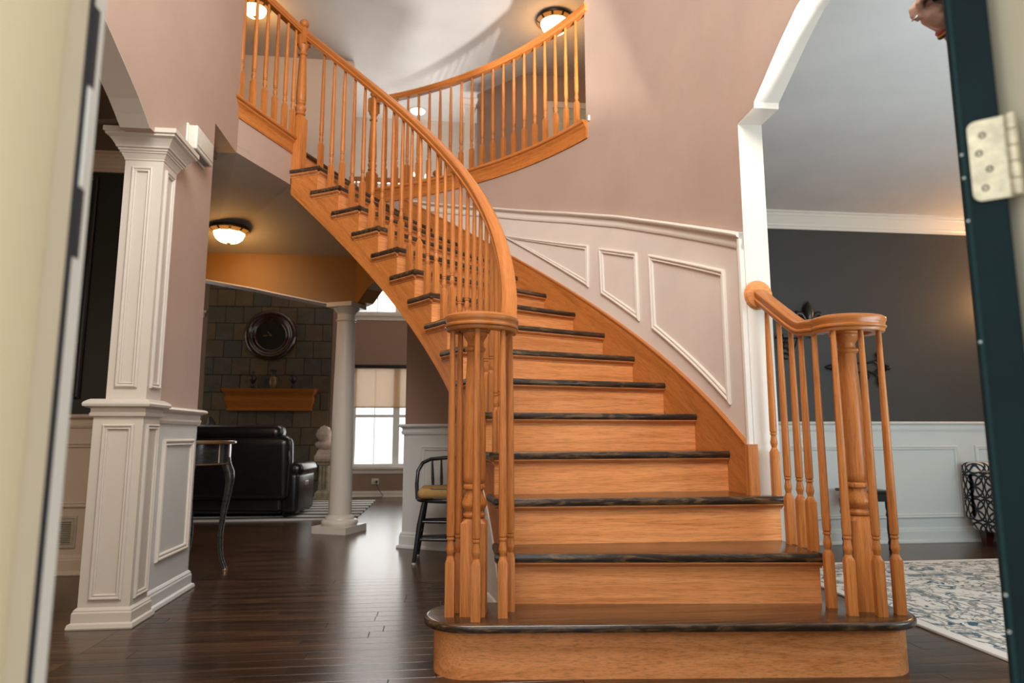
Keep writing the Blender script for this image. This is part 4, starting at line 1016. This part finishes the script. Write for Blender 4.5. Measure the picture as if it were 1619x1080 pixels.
# shade on the family room window, outlet, cord
mt, nt, bs = newmat('shade_fabric'); nt.nodes.clear()
o_ = N(nt,'ShaderNodeOutputMaterial'); tl = N(nt,'ShaderNodeBsdfTranslucent'); df = N(nt,'ShaderNodeBsdfDiffuse'); tp_ = N(nt,'ShaderNodeBsdfTransparent')
c_n = ramp(nt, noise(nt, coords(nt,'world',(1,1,30)), 30, 2), [(.3,(.66,.48,.30)),(.7,(.74,.55,.36))])
nt.links.new(c_n, tl.inputs[0]); nt.links.new(c_n, df.inputs[0]); m1 = N(nt,'ShaderNodeMixShader'); m1.inputs[0].default_value = .45; m2 = N(nt,'ShaderNodeMixShader'); m2.inputs[0].default_value = .26
nt.links.new(tl.outputs[0], m1.inputs[1]); nt.links.new(df.outputs[0], m1.inputs[2]); nt.links.new(m1.outputs[0], m2.inputs[1]); nt.links.new(tp_.outputs[0], m2.inputs[2]); nt.links.new(m2.outputs[0], o_.inputs[0])
sh = thing('roller_shade', 'beige roller shade half drawn over the family room window', 'window shade', (-.64,YB-.03,1.22))
part('fabric', MB().box(-1.13,-.15,YB-.012,YB-.009,1.225,1.77), mt, sh)
part('roller', MB().rbox((-.64,YB-.03,1.79),(1.02,.055,.05),.015), M['iron'], sh, 40)
part('hem_bar', MB().box(-1.13,-.15,YB-.017,YB-.005,1.215,1.232), plain('hem_bar', (.45,.36,.26), .5), sh)
ou = thing('wall_outlet', 'white wall outlet with a black plug under the family room window', 'outlet', (-.815,YB-.01,.17))
part('plate', MB().rbox((-.815,YB-.005,.215),(.10,.01,.075),.004), M['plastic'], ou, 40)
part('plug', MB().rbox((-.79,YB-.02,.212),(.028,.03,.028),.006), M['black'], ou, 40)
tag(part('power_cord', MB().tube([(-.79,YB-.03,.205),(-.78,YB-.05,.16),(-.74,YB-.05,.08),(-.70,YB-.06,.03),(-.72,YB-.07,.012),(-.80,YB-.08,.01),(-1.1,YB-.08,.01)], .004, 6), M['black'], None, 60), 'thin black cord from the outlet to the floor', 'cord')

# ------------------------------------------------------------------ chair by the angled wall
cr0 = rad(-3)
chair = thing('windsor_chair', 'black low backed spindle chair beside the stairs', 'chair', (.10,4.72,0), cr0)
Mc = Matrix.Translation((.10,4.72,0)) @ Matrix.Rotation(cr0,4,'Z')
def cpart(name, mb, mat=None, sm=50):
    mb.v = [tuple(Mc @ Vector(q)) for q in mb.v]; return part(name, mb, mat or M['black'], chair, sm)
seat = slab_bevel([(.225*cos(a)*(1.0 if sin(a) < 0 else .95), .20*sin(a)) for a in [2*PI*i/32 for i in range(32)]], .392, .42, .01); cpart('seat', seat)
for sx, sy in ((-1,-1),(1,-1),(-1,1),(1,1)):
    cpart('leg', MB().tube([(sx*.165,sy*.12,.395),(sx*.19,sy*.14,.25),(sx*.222,sy*.165,.012)], [.015,.019,.013], 10))
    cpart('foot_tip', MB().lathe([(.0,0),(.012,0),(.014,.006),(.013,.014),(0,.014)], (sx*.223,sy*.166,0), 10), plain('nylon_foot', (.5,.48,.44), .5))
for z, f_ in ((.27,.185),(.155,.20)):
    cpart('stretcher', MB().tube([(-f_-.003,-.14,z),(0,-.14,z-.004),(f_+.003,-.14,z)], [.009,.012,.009], 8))
    cpart('stretcher', MB().tube([(-f_-.003,.145,z-.02),(0,.145,z-.02),(f_+.003,.145,z-.02)], [.009,.012,.009], 8))
    for sx in (-1,1): cpart('stretcher', MB().tube([(sx*f_,-.14,z+.03),(sx*f_,0,z+.028),(sx*f_,.145,z+.03)], [.009,.012,.009], 8))
hoop = [(-.222,.05,.40),(-.230,.07,.50),(-.225,.10,.59),(-.195,.13,.645),(-.14,.155,.67),(0,.17,.682),(.14,.155,.67),(.195,.13,.645),(.225,.10,.59),(.230,.07,.50),(.222,.05,.40)]
cpart('back_hoop', MB().tube(hoop, .0135, 10))
for x in (-.13,-.065,0,.065,.13): cpart('spindle', MB().tube([(x*.9,.14,.41),(x*.95,.15,.53),(x,.165-abs(x)*.07,.675)], [.007,.011,.006], 8))
cush = cpart('cushion', MB().rbox((0,-.012,.454),(.41,.35,.07),.03, seg=4), plain('mustard_cushion', (.40,.235,.075), .85))
for z in (.424,.486): mb = MB().tube([(.197*cos(a)*(abs(cos(a))**-.6 if abs(cos(a)) > .05 else 1)*.9, -.012+.17*sin(a), z) for a in [2*PI*i/24 for i in range(25)]], .003, 6); mb.v = [tuple(Mc @ Vector(q)) for q in mb.v]; part('piping', mb, M['black'], cush)

# ------------------------------------------------------------------ right room
tb = thing('side_table', 'small black side table with turned legs against the right room wainscot', 'table', (3.185,4.76,0))
part('tabletop', MB().rbox((3.185,4.76,.425),(.27,.30,.022),.006), M['black'], tb, 40)
part('apron', MB().box(3.075,3.295,4.63,4.89,.355,.415), M['black'], tb)
for sx in (-1,1):
    for sy in (-1,1): part('leg', MB().lathe([(.012,0),(.016,.01),(.012,.04),(.018,.06),(.013,.08),(.017,.16),(.013,.24),(.019,.26),(.013,.28),(.018,.31),(.018,.36)], (3.185+sx*.105,4.76+sy*.115,0), 12), M['black'], tb, 50)

mt, nt, bs = newmat('lattice_fabric')
v0 = coords(nt,'obj'); sp0 = N(nt,'ShaderNodeSeparateXYZ'); nt.links.new(v0, sp0.inputs[0]); ad0 = N(nt,'ShaderNodeMath', operation='ADD'); nt.links.new(sp0.outputs[0], ad0.inputs[0]); nt.links.new(sp0.outputs[1], ad0.inputs[1]); cb0 = N(nt,'ShaderNodeCombineXYZ'); nt.links.new(ad0.outputs[0], cb0.inputs[0]); nt.links.new(sp0.outputs[2], cb0.inputs[1]); v = cb0.outputs[0]
def rings_(nt, v, off, sc):
    mp2 = N(nt,'ShaderNodeMapping'); mp2.inputs['Location'].default_value = off; mp2.inputs['Scale'].default_value = (sc,sc,sc); nt.links.new(v, mp2.inputs[0])
    fr = N(nt,'ShaderNodeVectorMath', operation='FRACTION'); nt.links.new(mp2.outputs[0], fr.inputs[0])
    sb_ = N(nt,'ShaderNodeVectorMath', operation='SUBTRACT'); sb_.inputs[1].default_value = (.5,.5,.5); nt.links.new(fr.outputs[0], sb_.inputs[0])
    ml = N(nt,'ShaderNodeVectorMath', operation='MULTIPLY'); ml.inputs[1].default_value = (1,1,0); nt.links.new(sb_.outputs[0], ml.inputs[0])
    ln = N(nt,'ShaderNodeVectorMath', operation='LENGTH'); nt.links.new(ml.outputs[0], ln.inputs[0])
    a = N(nt,'ShaderNodeMath', operation='SUBTRACT'); a.inputs[1].default_value = .46; nt.links.new(ln.outputs['Value'], a.inputs[0])
    b = N(nt,'ShaderNodeMath', operation='ABSOLUTE'); nt.links.new(a.outputs[0], b.inputs[0])
    c = N(nt,'ShaderNodeMath', operation='LESS_THAN'); c.inputs[1].default_value = .045; nt.links.new(b.outputs[0], c.inputs[0]); return c.outputs[0]
r1 = rings_(nt, v, (0,0,0), 5.6); r2 = rings_(nt, v, (.5,.5,.5), 5.6); r3 = rings_(nt, v, (.5,0,0), 5.6)
mx1 = N(nt,'ShaderNodeMath', operation='MAXIMUM'); mx2 = N(nt,'ShaderNodeMath', operation='MAXIMUM'); nt.links.new(r1, mx1.inputs[0]); nt.links.new(r2, mx1.inputs[1]); nt.links.new(mx1.outputs[0], mx2.inputs[0]); nt.links.new(r3, mx2.inputs[1])
nt.links.new(mixc(nt, (.62,.57,.53), (.018,.024,.027), mx2.outputs[0]), bs.inputs['Base Color']); bs.inputs['Roughness'].default_value = .9
ac = thing('armchair', 'white armchair with black lattice pattern by the right room wall', 'armchair', (4.53,4.56,0))
part('seat_base', MB().rbox((4.53,4.56,.24),(.56,.56,.26),.02), mt, ac, 40)
part('seat_cushion', MB().rbox((4.53,4.52,.43),(.54,.54,.14),.04), mt, ac, 40)
part('backrest', MB().rbox((4.53,4.86,.405),(.80,.15,.44),.03), mt, ac, 40)
for sx in (-1,1): part('armrest', MB().rbox((4.53+sx*.335,4.56,.335),(.13,.62,.45),.022), mt, ac, 40)
RF = plain('red_brown_leg', (.06,.008,.006), .3)
for sx in (-1,1):
    for sy in (-1,1):
        xx, yy = 4.53+sx*.31, 4.57+sy*.26
        part('leg', MB().loft([[(xx-a,yy-a,z),(xx+a,yy-a,z),(xx+a,yy+a,z),(xx-a,yy+a,z)] for a, z in ((.022,0),(.036,.115))]), RF, ac)
# distressed oriental rug
mt, nt, bs = newmat('oriental_rug'); v = coords(nt,'world')
sx_ = N(nt,'ShaderNodeSeparateXYZ'); nt.links.new(v, sx_.inputs[0])
def mth(op, a, b=None):
    n = N(nt,'ShaderNodeMath', operation=op)
    for s_, val in ((n.inputs[0],a),(n.inputs[1],b)):
        if val is None: continue
        if hasattr(val,'is_linked'): nt.links.new(val, s_)
        else: s_.default_value = val
    return n.outputs[0]
dist = mth('MINIMUM', mth('SUBTRACT', sx_.outputs[0], 2.13), mth('MINIMUM', mth('SUBTRACT', 4.25, sx_.outputs[1]), mth('SUBTRACT', 4.75, sx_.outputs[0])))
n1 = noise(nt, v, 6, 5, .62, 1.6); n2 = noise(nt, v, 8.5, 4, .6, 2.2); n3 = noise(nt, v, 3.2, 4, .6, 1.5)
f1 = ramp(nt, n1, [(.55,(0,0,0)),(.60,(1,1,1))]); f2 = ramp(nt, n2, [(.55,(0,0,0)),(.60,(1,1,1))]); f3 = ramp(nt, n3, [(.47,(0,0,0)),(.49,(1,1,1)),(.51,(1,1,1)),(.53,(0,0,0))])
c = mixc(nt, (.72,.69,.63), (.42,.40,.36), f1); c = mixc(nt, c, (.035,.10,.14), f2); c = mixc(nt, c, (.25,.25,.24), f3)
def band(a, b): return mth('MULTIPLY', mth('GREATER_THAN', dist, a), mth('LESS_THAN', dist, b))
lines = mth('MAXIMUM', band(.16,.175), mth('MAXIMUM', band(.40,.415), band(.46,.472)))
c = mixc(nt, c, (.30,.29,.27), lines); c = mixc(nt, c, (.74,.70,.64), band(-1,.055))
c = mixc(nt, c, (.12,.2,.24), mth('MULTIPLY', band(.415,.46), f1))
nt.links.new(c, bs.inputs['Base Color']); bs.inputs['Roughness'].default_value = .95; bump(nt, bs, noise(nt, v, 260, 2), .35, .006)
rug = tag(part('oriental_rug', slab_bevel([(2.13,1.2),(4.75,1.2),(4.75,4.25),(2.13,4.25)], 0, .012, .004), mt), 'distressed cream and blue oriental rug in the right room', 'rug')
# wall decorations on the charcoal wall
sc_ = thing('scroll_wall_art', 'black wrought iron scroll ornament on the charcoal wall behind the newel', 'wall decor', (3.37,4.98,1.36))
def scr(pts, r=.009, name='scroll'): part(name, MB().tube([(x,4.975,z) for x, z in pts], r, 6), M['iron'], sc_, 60)
X0, Z0 = 3.37, 1.365
for sx in (-1,1):
    scr([(X0,Z0+.045),(X0+sx*.07,Z0+.045),(X0+sx*.13,Z0+.055),(X0+sx*.17,Z0+.075),(X0+sx*.155,Z0+.11),(X0+sx*.175,Z0+.135),(X0+sx*.195,Z0+.12),(X0+sx*.188,Z0+.108)])
    scr([(X0,Z0-.03),(X0+sx*.07,Z0-.02),(X0+sx*.13,Z0-.04),(X0+sx*.16,Z0-.07),(X0+sx*.15,Z0-.11),(X0+sx*.17,Z0-.14),(X0+sx*.195,Z0-.125),(X0+sx*.188,Z0-.11)])
    scr([(X0+sx*.13,Z0+.055),(X0+sx*.19,Z0+.01),(X0+sx*.13,Z0-.04)]); scr([(X0+sx*.165,Z0+.07),(X0+sx*.215,Z0+.01),(X0+sx*.16,Z0-.06)], .007)
    scr([(X0+sx*.03,Z0-.03),(X0+sx*.045,Z0-.07),(X0+sx*.07,Z0-.08),(X0+sx*.085,Z0-.06),(X0+sx*.07,Z0-.045)], .007)
    fin = MB().tube([(X0+sx*.205,4.975,Z0+.008),(X0+sx*.225,4.975,Z0+.008),(X0+sx*.238,4.975,Z0+.008),(X0+sx*.25,4.975,Z0+.008),(X0+sx*.283,4.975,Z0+.008)], [.012,.03,.014,.022,.002], 10); part('finial', fin, M['iron'], sc_, 50)
fd = thing('fleur_de_lis', 'dark fleur de lis ornament on the charcoal wall above the handrail', 'wall decor', (2.98,4.98,1.68))
def flat(pts, y0=4.985, t=.02):
    n = len(pts); mb = MB(); mb.loft([[(x,y0,z) for x, z in pts],[(x,y0-t,z) for x, z in pts]]); return mb
FDM = plain('dark_bronze', (.022,.014,.011), .3)
part('petal', MB().tube([(2.965,4.972,1.70),(2.965,4.972,1.76),(2.965,4.972,1.81),(2.965,4.972,1.86),(2.965,4.972,1.905)], [.016,.032,.042,.03,.003], 12), FDM, fd, 60)
for sx in (-1,1): part('petal', MB().tube([(2.965+sx*.012,4.972,1.70),(2.965+sx*.03,4.972,1.76),(2.965+sx*.06,4.972,1.80),(2.965+sx*.095,4.972,1.805),(2.965+sx*.112,4.972,1.775),(2.965+sx*.10,4.972,1.75)], [.012,.016,.022,.022,.016,.006], 10), FDM, fd, 60)
part('band', MB().rbox((2.965,4.972,1.705),(.10,.035,.022),.006), FDM, fd, 40)
part('stem', MB().tube([(2.965,4.972,1.70),(2.965,4.972,1.65),(2.965,4.972,1.60)], [.014,.022,.003], 10), FDM, fd, 60)
ws = thing('bracket_shelf', 'small black wrought iron bracket shelf on the charcoal wall near the jamb', 'shelf', (2.76,4.94,1.42))
part('shelf_board', MB().box(2.69,2.835,4.88,4.995,1.595,1.618), M['iron'], ws)
for x in (2.715,2.81): part('bracket', MB().tube([(x,4.89,1.59),(x,4.92,1.54),(x,4.97,1.50),(x,4.985,1.43)], .007, 6), M['iron'], ws, 60)
for z in (1.55,1.50,1.46): part('scroll', MB().tube([(2.7625+.028*cos(a), 4.985, z+.024*sin(a)) for a in [2*PI*i/12 for i in range(11)]], .006, 6), M['iron'], ws, 60)
wl_ = thing('assumed_sconce', 'assumed warm wall sconce on the charcoal wall, unseen behind the open door', 'assumed lamp', (4.95,4.95,1.7))  # assumed lamp, unseen; stands for the source of the warm glow at right
part('back_plate', MB().rbox((4.95,4.985,1.75),(.08,.02,.2),.008), M['iron'], wl_, 40)
part('arm', MB().tube([(4.95,4.98,1.75),(4.95,4.90,1.72),(4.95,4.86,1.76)], .008, 6), M['iron'], wl_, 60)
part('glass_shade', MB().lathe([(.03,1.76),(.05,1.78),(.07,1.86),(.075,1.92),(.07,1.92),(.045,1.79),(.0,1.775)], (4.95,4.86,0), 20), M['glass_lit'], wl_, 60)
point('bulb', (4.95,4.80,2.0), 26, (1.0,.50,.18), .05)  # light of the assumed sconce, gives the warm glow on wall and ceiling
# ------------------------------------------------------------------ entrance door frame (left jamb, right jamb)
JB = paint('beige_frame_paint', (.58,.52,.37), .5, .03); JW = paint('frame_strip_white', (.62,.61,.54), .5, .02); JD = plain('dark_weatherstrip', (.012,.018,.026), .6)
df_ = struct(part('trim_3', MB().box(-.45,-.367,.5,.688,0,2.08).box(.70,.79,.5,.722,0,2.08).box(-.45,.79,.5,.72,2.05,2.12), JB), 'beige frame of the open entrance door')
part('brick_mould', MB().rbox((-.41,.585,1.03),(.1,.12,2.06),.008), paint('pale_yellow_trim', (.64,.58,.37), .5, .03), df_, 40)
part('weatherstrip', MB().box(-.45,-.3675,.688,.7005,0,2.05), JD, df_)
part('rebate_strip', MB().box(-.45,-.3675,.7005,.7225,0,2.05), JW, df_)
for z0, z1 in ((1.205,1.295),(1.02,1.093)): part('strike_plate', MB().box(-.40,-.3668,.6995,.711,z0,z1), JD, df_)
part('foam_strip', MB().rbox((-.368,.704,1.149),(.006,.008,.11),.002), JW, df_, 40)
part('stop_bead', MB().rbox((.7,.60,1.03),(.02,.03,2.06),.006), JW, df_, 40)
# ------------------------------------------------------------------ open entrance door, hinge edge toward the viewer
AD = rad(41.6); dv = Vector((sin(AD), cos(AD), 0)); tv = Vector((cos(AD), -sin(AD), 0)); L0 = Vector((.644,.724,0))
TEAL = plain('dark_teal_door_paint', (.003,.012,.0135), .6, spec=.12, nz=.25, nscale=9)
def dbox(mb, a0, a1, t0, t1, z0, z1):
    q = []
    for z in (z0, z1):
        for a, t in ((a0,t0),(a0,t1),(a1,t1),(a1,t0)): v_ = L0 + dv*a + tv*t; q.append((v_.x,v_.y,z))
    return mb.add(q, [(0,1,2,3),(7,6,5,4),(0,4,5,1),(1,5,6,2),(2,6,7,3),(3,7,4,0)])
door = struct(part('door_1', dbox(MB(), 0, .905, 0, .045, .014, 2.04), TEAL), 'dark teal entrance door standing open')
bevel(door, .003)
part('edge_strip', dbox(MB(), -.002, .0, .003, .0075, .012, 2.04), plain('teal_strip', (.008,.025,.026), .6, spec=.12), door)
for z in (.30,.33,.62,.66,.95,1.10,1.155,1.185): 
    v_ = L0 + dv*-.001 + tv*.0035; part('paint_chip', MB().lathe([(0,-.002),(.0018,-.001),(.0018,.001),(0,.002)], (v_.x,v_.y,z), 8), plain('chip', (.5,.55,.52), .5), door)
HG = plain('aged_hinge_metal', (.56,.50,.34), .42, .35, nz=.25, nscale=60)
hz0, hz1 = 1.1215, 1.2235
hl = MB(); n_ = 6; ring = []
for (t, z, a0) in ((.011,hz0,PI),(.052,hz0,None),(.052,hz1,None),(.011,hz1,PI/2)):
    if a0 is None: ring.append((t, z))
    else:
        cxx, czz = t+.010, z+(.010 if z == hz0 else -.010)
        for i in range(n_+1): a = a0 + (PI/2)*i/n_; ring.append((cxx+.010*cos(a), czz+.010*sin(a)))
hl.loft([[tuple(L0 + dv*a + tv*t + Vector((0,0,z))) for t, z in ring] for a in (-.0005,-.0035)])
leaf = part('hinge_leaf', hl, HG, door, 30)
pv = L0 + dv*-.004 + tv*.0545
for i in range(5):
    z = hz0 + i*(hz1-hz0)/5
    part('knuckle', MB().lathe([(.0,z+.0006),(.006,z+.0006),(.0065,z+.002),(.0065,z+.0185),(.006,z+.0198),(0,z+.0198)], (pv.x,pv.y,0), 16), HG, leaf, 40)
for t, z in ((.026,1.204),(.021,1.182),(.030,1.160),(.024,1.137)):
    v_ = L0 + dv*-.0036 + tv*t
    Mz = Matrix.Rotation(-AD,4,'Z') @ Matrix.Rotation(PI/2,4,'X')
    part('screw', MB().lathe([(0,-.001),(.0042,-.001),(.004,.0008),(.0022,.0010),(.0018,-.0002),(0,-.0002)], (v_.x,v_.y,z), 14, Mz), plain('screw_dark', (.10,.085,.06), .4, .6), leaf, 40)
# ------------------------------------------------------------------ person behind the door, one hand on its edge
SKIN = plain('skin', (.56,.33,.24), .55, nz=.06)
def skin_mesh(name, verts, edges, mat, parent, sub=2):
    me = bpy.data.meshes.new(name); me.from_pydata([v_[:3] for v_ in verts], edges, []); o = link(name, me); me.materials.append(mat)
    md = o.modifiers.new('skin', 'SKIN'); 
    for i, v_ in enumerate(verts):
        sv = me.skin_vertices[0].data[i]; sv.radius = (v_[3], v_[4] if len(v_) > 4 else v_[3]); sv.use_root = (i == 0)
    md.use_smooth_shade = True
    s2 = o.modifiers.new('sub', 'SUBSURF'); s2.levels = sub; s2.render_levels = sub
    return adopt(o, parent)
BX, BY = 1.80, 1.60
per = thing('person', 'hand of a person with red and gold bracelets gripping the open door edge', 'person', (BX,BY,0))
wr = (1.258,1.415,1.848)
body = [(BX,BY,.95,.13,.15),(BX,BY,1.12,.12,.15),(BX,BY,1.32,.12,.17),(BX-.01,BY-.01,1.44,.06,.08),(BX-.02,BY-.01,1.52,.05),(BX-.03,BY-.015,1.58,.075),(BX-.035,BY-.015,1.66,.085),(BX-.03,BY-.01,1.73,.06),
        (BX-.08,BY-.13,1.39,.06),(1.60,1.475,1.53,.046),(1.44,1.46,1.64,.04),(wr[0]+.06,wr[1]+.01,wr[2]-.035,.027),
        (BX+.02,BY+.19,1.39,.055),(BX+.03,BY+.26,1.12,.045),(BX-.05,BY+.25,.90,.035),(BX-.07,BY+.24,.82,.03),
        (BX,BY-.1,.85,.09),(BX-.02,BY-.11,.48,.06),(BX,BY-.12,.08,.04),(BX-.14,BY-.12,.04,.035),
        (BX,BY+.1,.85,.09),(BX-.02,BY+.11,.48,.06),(BX,BY+.12,.08,.04),(BX-.14,BY+.12,.04,.035)]
be = [(0,1),(1,2),(2,3),(3,4),(4,5),(5,6),(6,7),(2,8),(8,9),(9,10),(10,11),(2,12),(12,13),(13,14),(14,15),(0,16),(16,17),(17,18),(18,19),(0,20),(20,21),(21,22),(22,23)]
bd = skin_mesh('body', body, be, SKIN, per)
shirt = [(BX,BY,.93,.15,.17),(BX,BY,1.12,.135,.165),(BX,BY,1.32,.135,.185),(BX-.01,BY-.01,1.42,.08,.10),(BX-.08,BY-.13,1.39,.075),(1.60,1.475,1.53,.06),(1.50,1.465,1.60,.054),(BX+.02,BY+.19,1.39,.07),(BX+.03,BY+.26,1.12,.06)]
skin_mesh('shirt', shirt, [(0,1),(1,2),(2,3),(2,4),(4,5),(5,6),(2,7),(7,8)], plain('navy_cloth', (.03,.035,.06), .9), per)
trs = [(BX,BY,.95,.145,.165),(BX,BY-.1,.84,.10),(BX-.02,BY-.11,.48,.075),(BX,BY-.12,.10,.06),(BX,BY+.1,.84,.10),(BX-.02,BY+.11,.48,.075),(BX,BY+.12,.10,.06)]
skin_mesh('trousers', trs, [(0,1),(1,2),(2,3),(0,4),(4,5),(5,6)], plain('dark_denim', (.02,.025,.04), .9), per)
hr_ = [(BX-.01,BY-.01,1.62,.092),(BX-.015,BY-.01,1.70,.098),(BX-.015,BY-.01,1.76,.075),(BX+.03,BY,1.54,.06)]
skin_mesh('hair', hr_, [(0,1),(1,2),(0,3)], plain('dark_hair', (.015,.010,.008), .6), per)
part('nose', MB().tube([(BX-.115,BY-.015,1.665),(BX-.125,BY-.015,1.645),(BX-.115,BY-.015,1.63)], [.008,.013,.008], 8), SKIN, per, 60)
for sy in (-1,1): part('eye', MB().lathe([(0,-.009),(.008,-.004),(.009,0),(.008,.004),(0,.009)], (BX-.113,BY-.015+sy*.03,1.672), 10), plain('eye_white', (.6,.58,.55), .3), per, 60)
part('mouth', MB().rbox((BX-.112,BY-.015,1.608),(.012,.045,.010),.004), plain('lips', (.35,.11,.09), .5), per, 40)
def hp(u, v_, y=1.40): return (1.205+(u-1470)*.00157, y, 1.863-(v_-30)*.0016)
hm = MB()
hm.tube([(1.38,1.44,1.77), (wr[0]+.045,wr[1]+.005,wr[2]-.02), hp(1507,36,1.41), hp(1492,27,1.405), hp(1475,20,1.40), hp(1466,12,1.40)], [.030,.025,.0235,.029,.031,.022], 12)
hm.tube([hp(1498,36,1.397), hp(1480,33,1.392), hp(1466,26,1.395), hp(1458,19,1.398)], [.019,.021,.018,.014], 12)
hm.tube([hp(1494,30,1.40), hp(1488,14,1.398), hp(1480,2,1.40), hp(1474,-6,1.402)], [.018,.024,.022,.014], 12)
fing = [((1458,22),(1447,11),(1452,-1),(1463,-9)), ((1460,12),(1452,-2),(1459,-14),(1470,-17)), ((1466,3),(1461,-13),(1469,-24),(1479,-24)), ((1474,-5),(1472,-20),(1480,-31),(1489,-30))]
fy = [(1.398,1.388,1.372,1.366),(1.402,1.392,1.374,1.364),(1.404,1.394,1.375,1.364),(1.404,1.394,1.376,1.366)]
for f_, yy in zip(fing, fy):
    hm.tube([hp(*f_[0],yy[0]), hp(*f_[1],yy[1]), hp(*f_[2],yy[2]), hp(*f_[3],yy[3])], [.0095,.0092,.0085,.007], 10)
hm.tube([hp(1457,28,1.406), hp(1449,22,1.412), hp(1446,13,1.410), hp(1453,3,1.402)], [.0095,.009,.0085,.0075], 10)
hm.tube([hp(1491,22,1.39), hp(1495,6,1.38), hp(1490,-10,1.372), hp(1481,-17,1.368)], [.014,.0115,.0105,.008], 10)
hand = part('hand', hm, SKIN, per, 60)
rm = hand.modifiers.new('remesh', 'REMESH'); rm.mode = 'VOXEL'; rm.voxel_size = .0026; rm.use_smooth_shade = True
sm_ = hand.modifiers.new('smooth', 'SMOOTH'); sm_.iterations = 4; sm_.factor = .5
def band_(name, c, ax, R_, r_, mat, n=20):
    ax = Vector(ax).normalized(); u_ = ax.cross(Vector((0,1,0))).normalized(); w_ = ax.cross(u_)
    return part(name, MB().tube([Vector(c)+(u_*cos(a)+w_*sin(a))*R_ for a in [2*PI*i/n for i in range(n+1)]], r_, 8), mat, per, 60)
axw = Vector(hp(1492,27))-Vector(hp(1507,36))
band_('bracelet', hp(1502.5,33,1.409), axw, .0285, .0035, plain('red_thread', (.35,.01,.03), .6))
band_('bracelet', hp(1505,35,1.41), axw, .0285, .003, plain('gold_bead', (.75,.42,.05), .35, .6))
band_('bracelet', hp(1508,37,1.412), axw, .0285, .0042, plain('black_bead', (.02,.02,.025), .4))
band_('ring', hp(1451.5,24.5,1.411), Vector(hp(1446,21))-Vector(hp(1455,29)), .0098, .002, plain('silver_ring', (.6,.58,.55), .25, .9))
tag(part('door_strap', MB().obox(hp(1476,4,1.366),(.05,.012,.014), ry=rad(-24)), TEAL), 'dark teal strap held in the raised hand', 'strap')
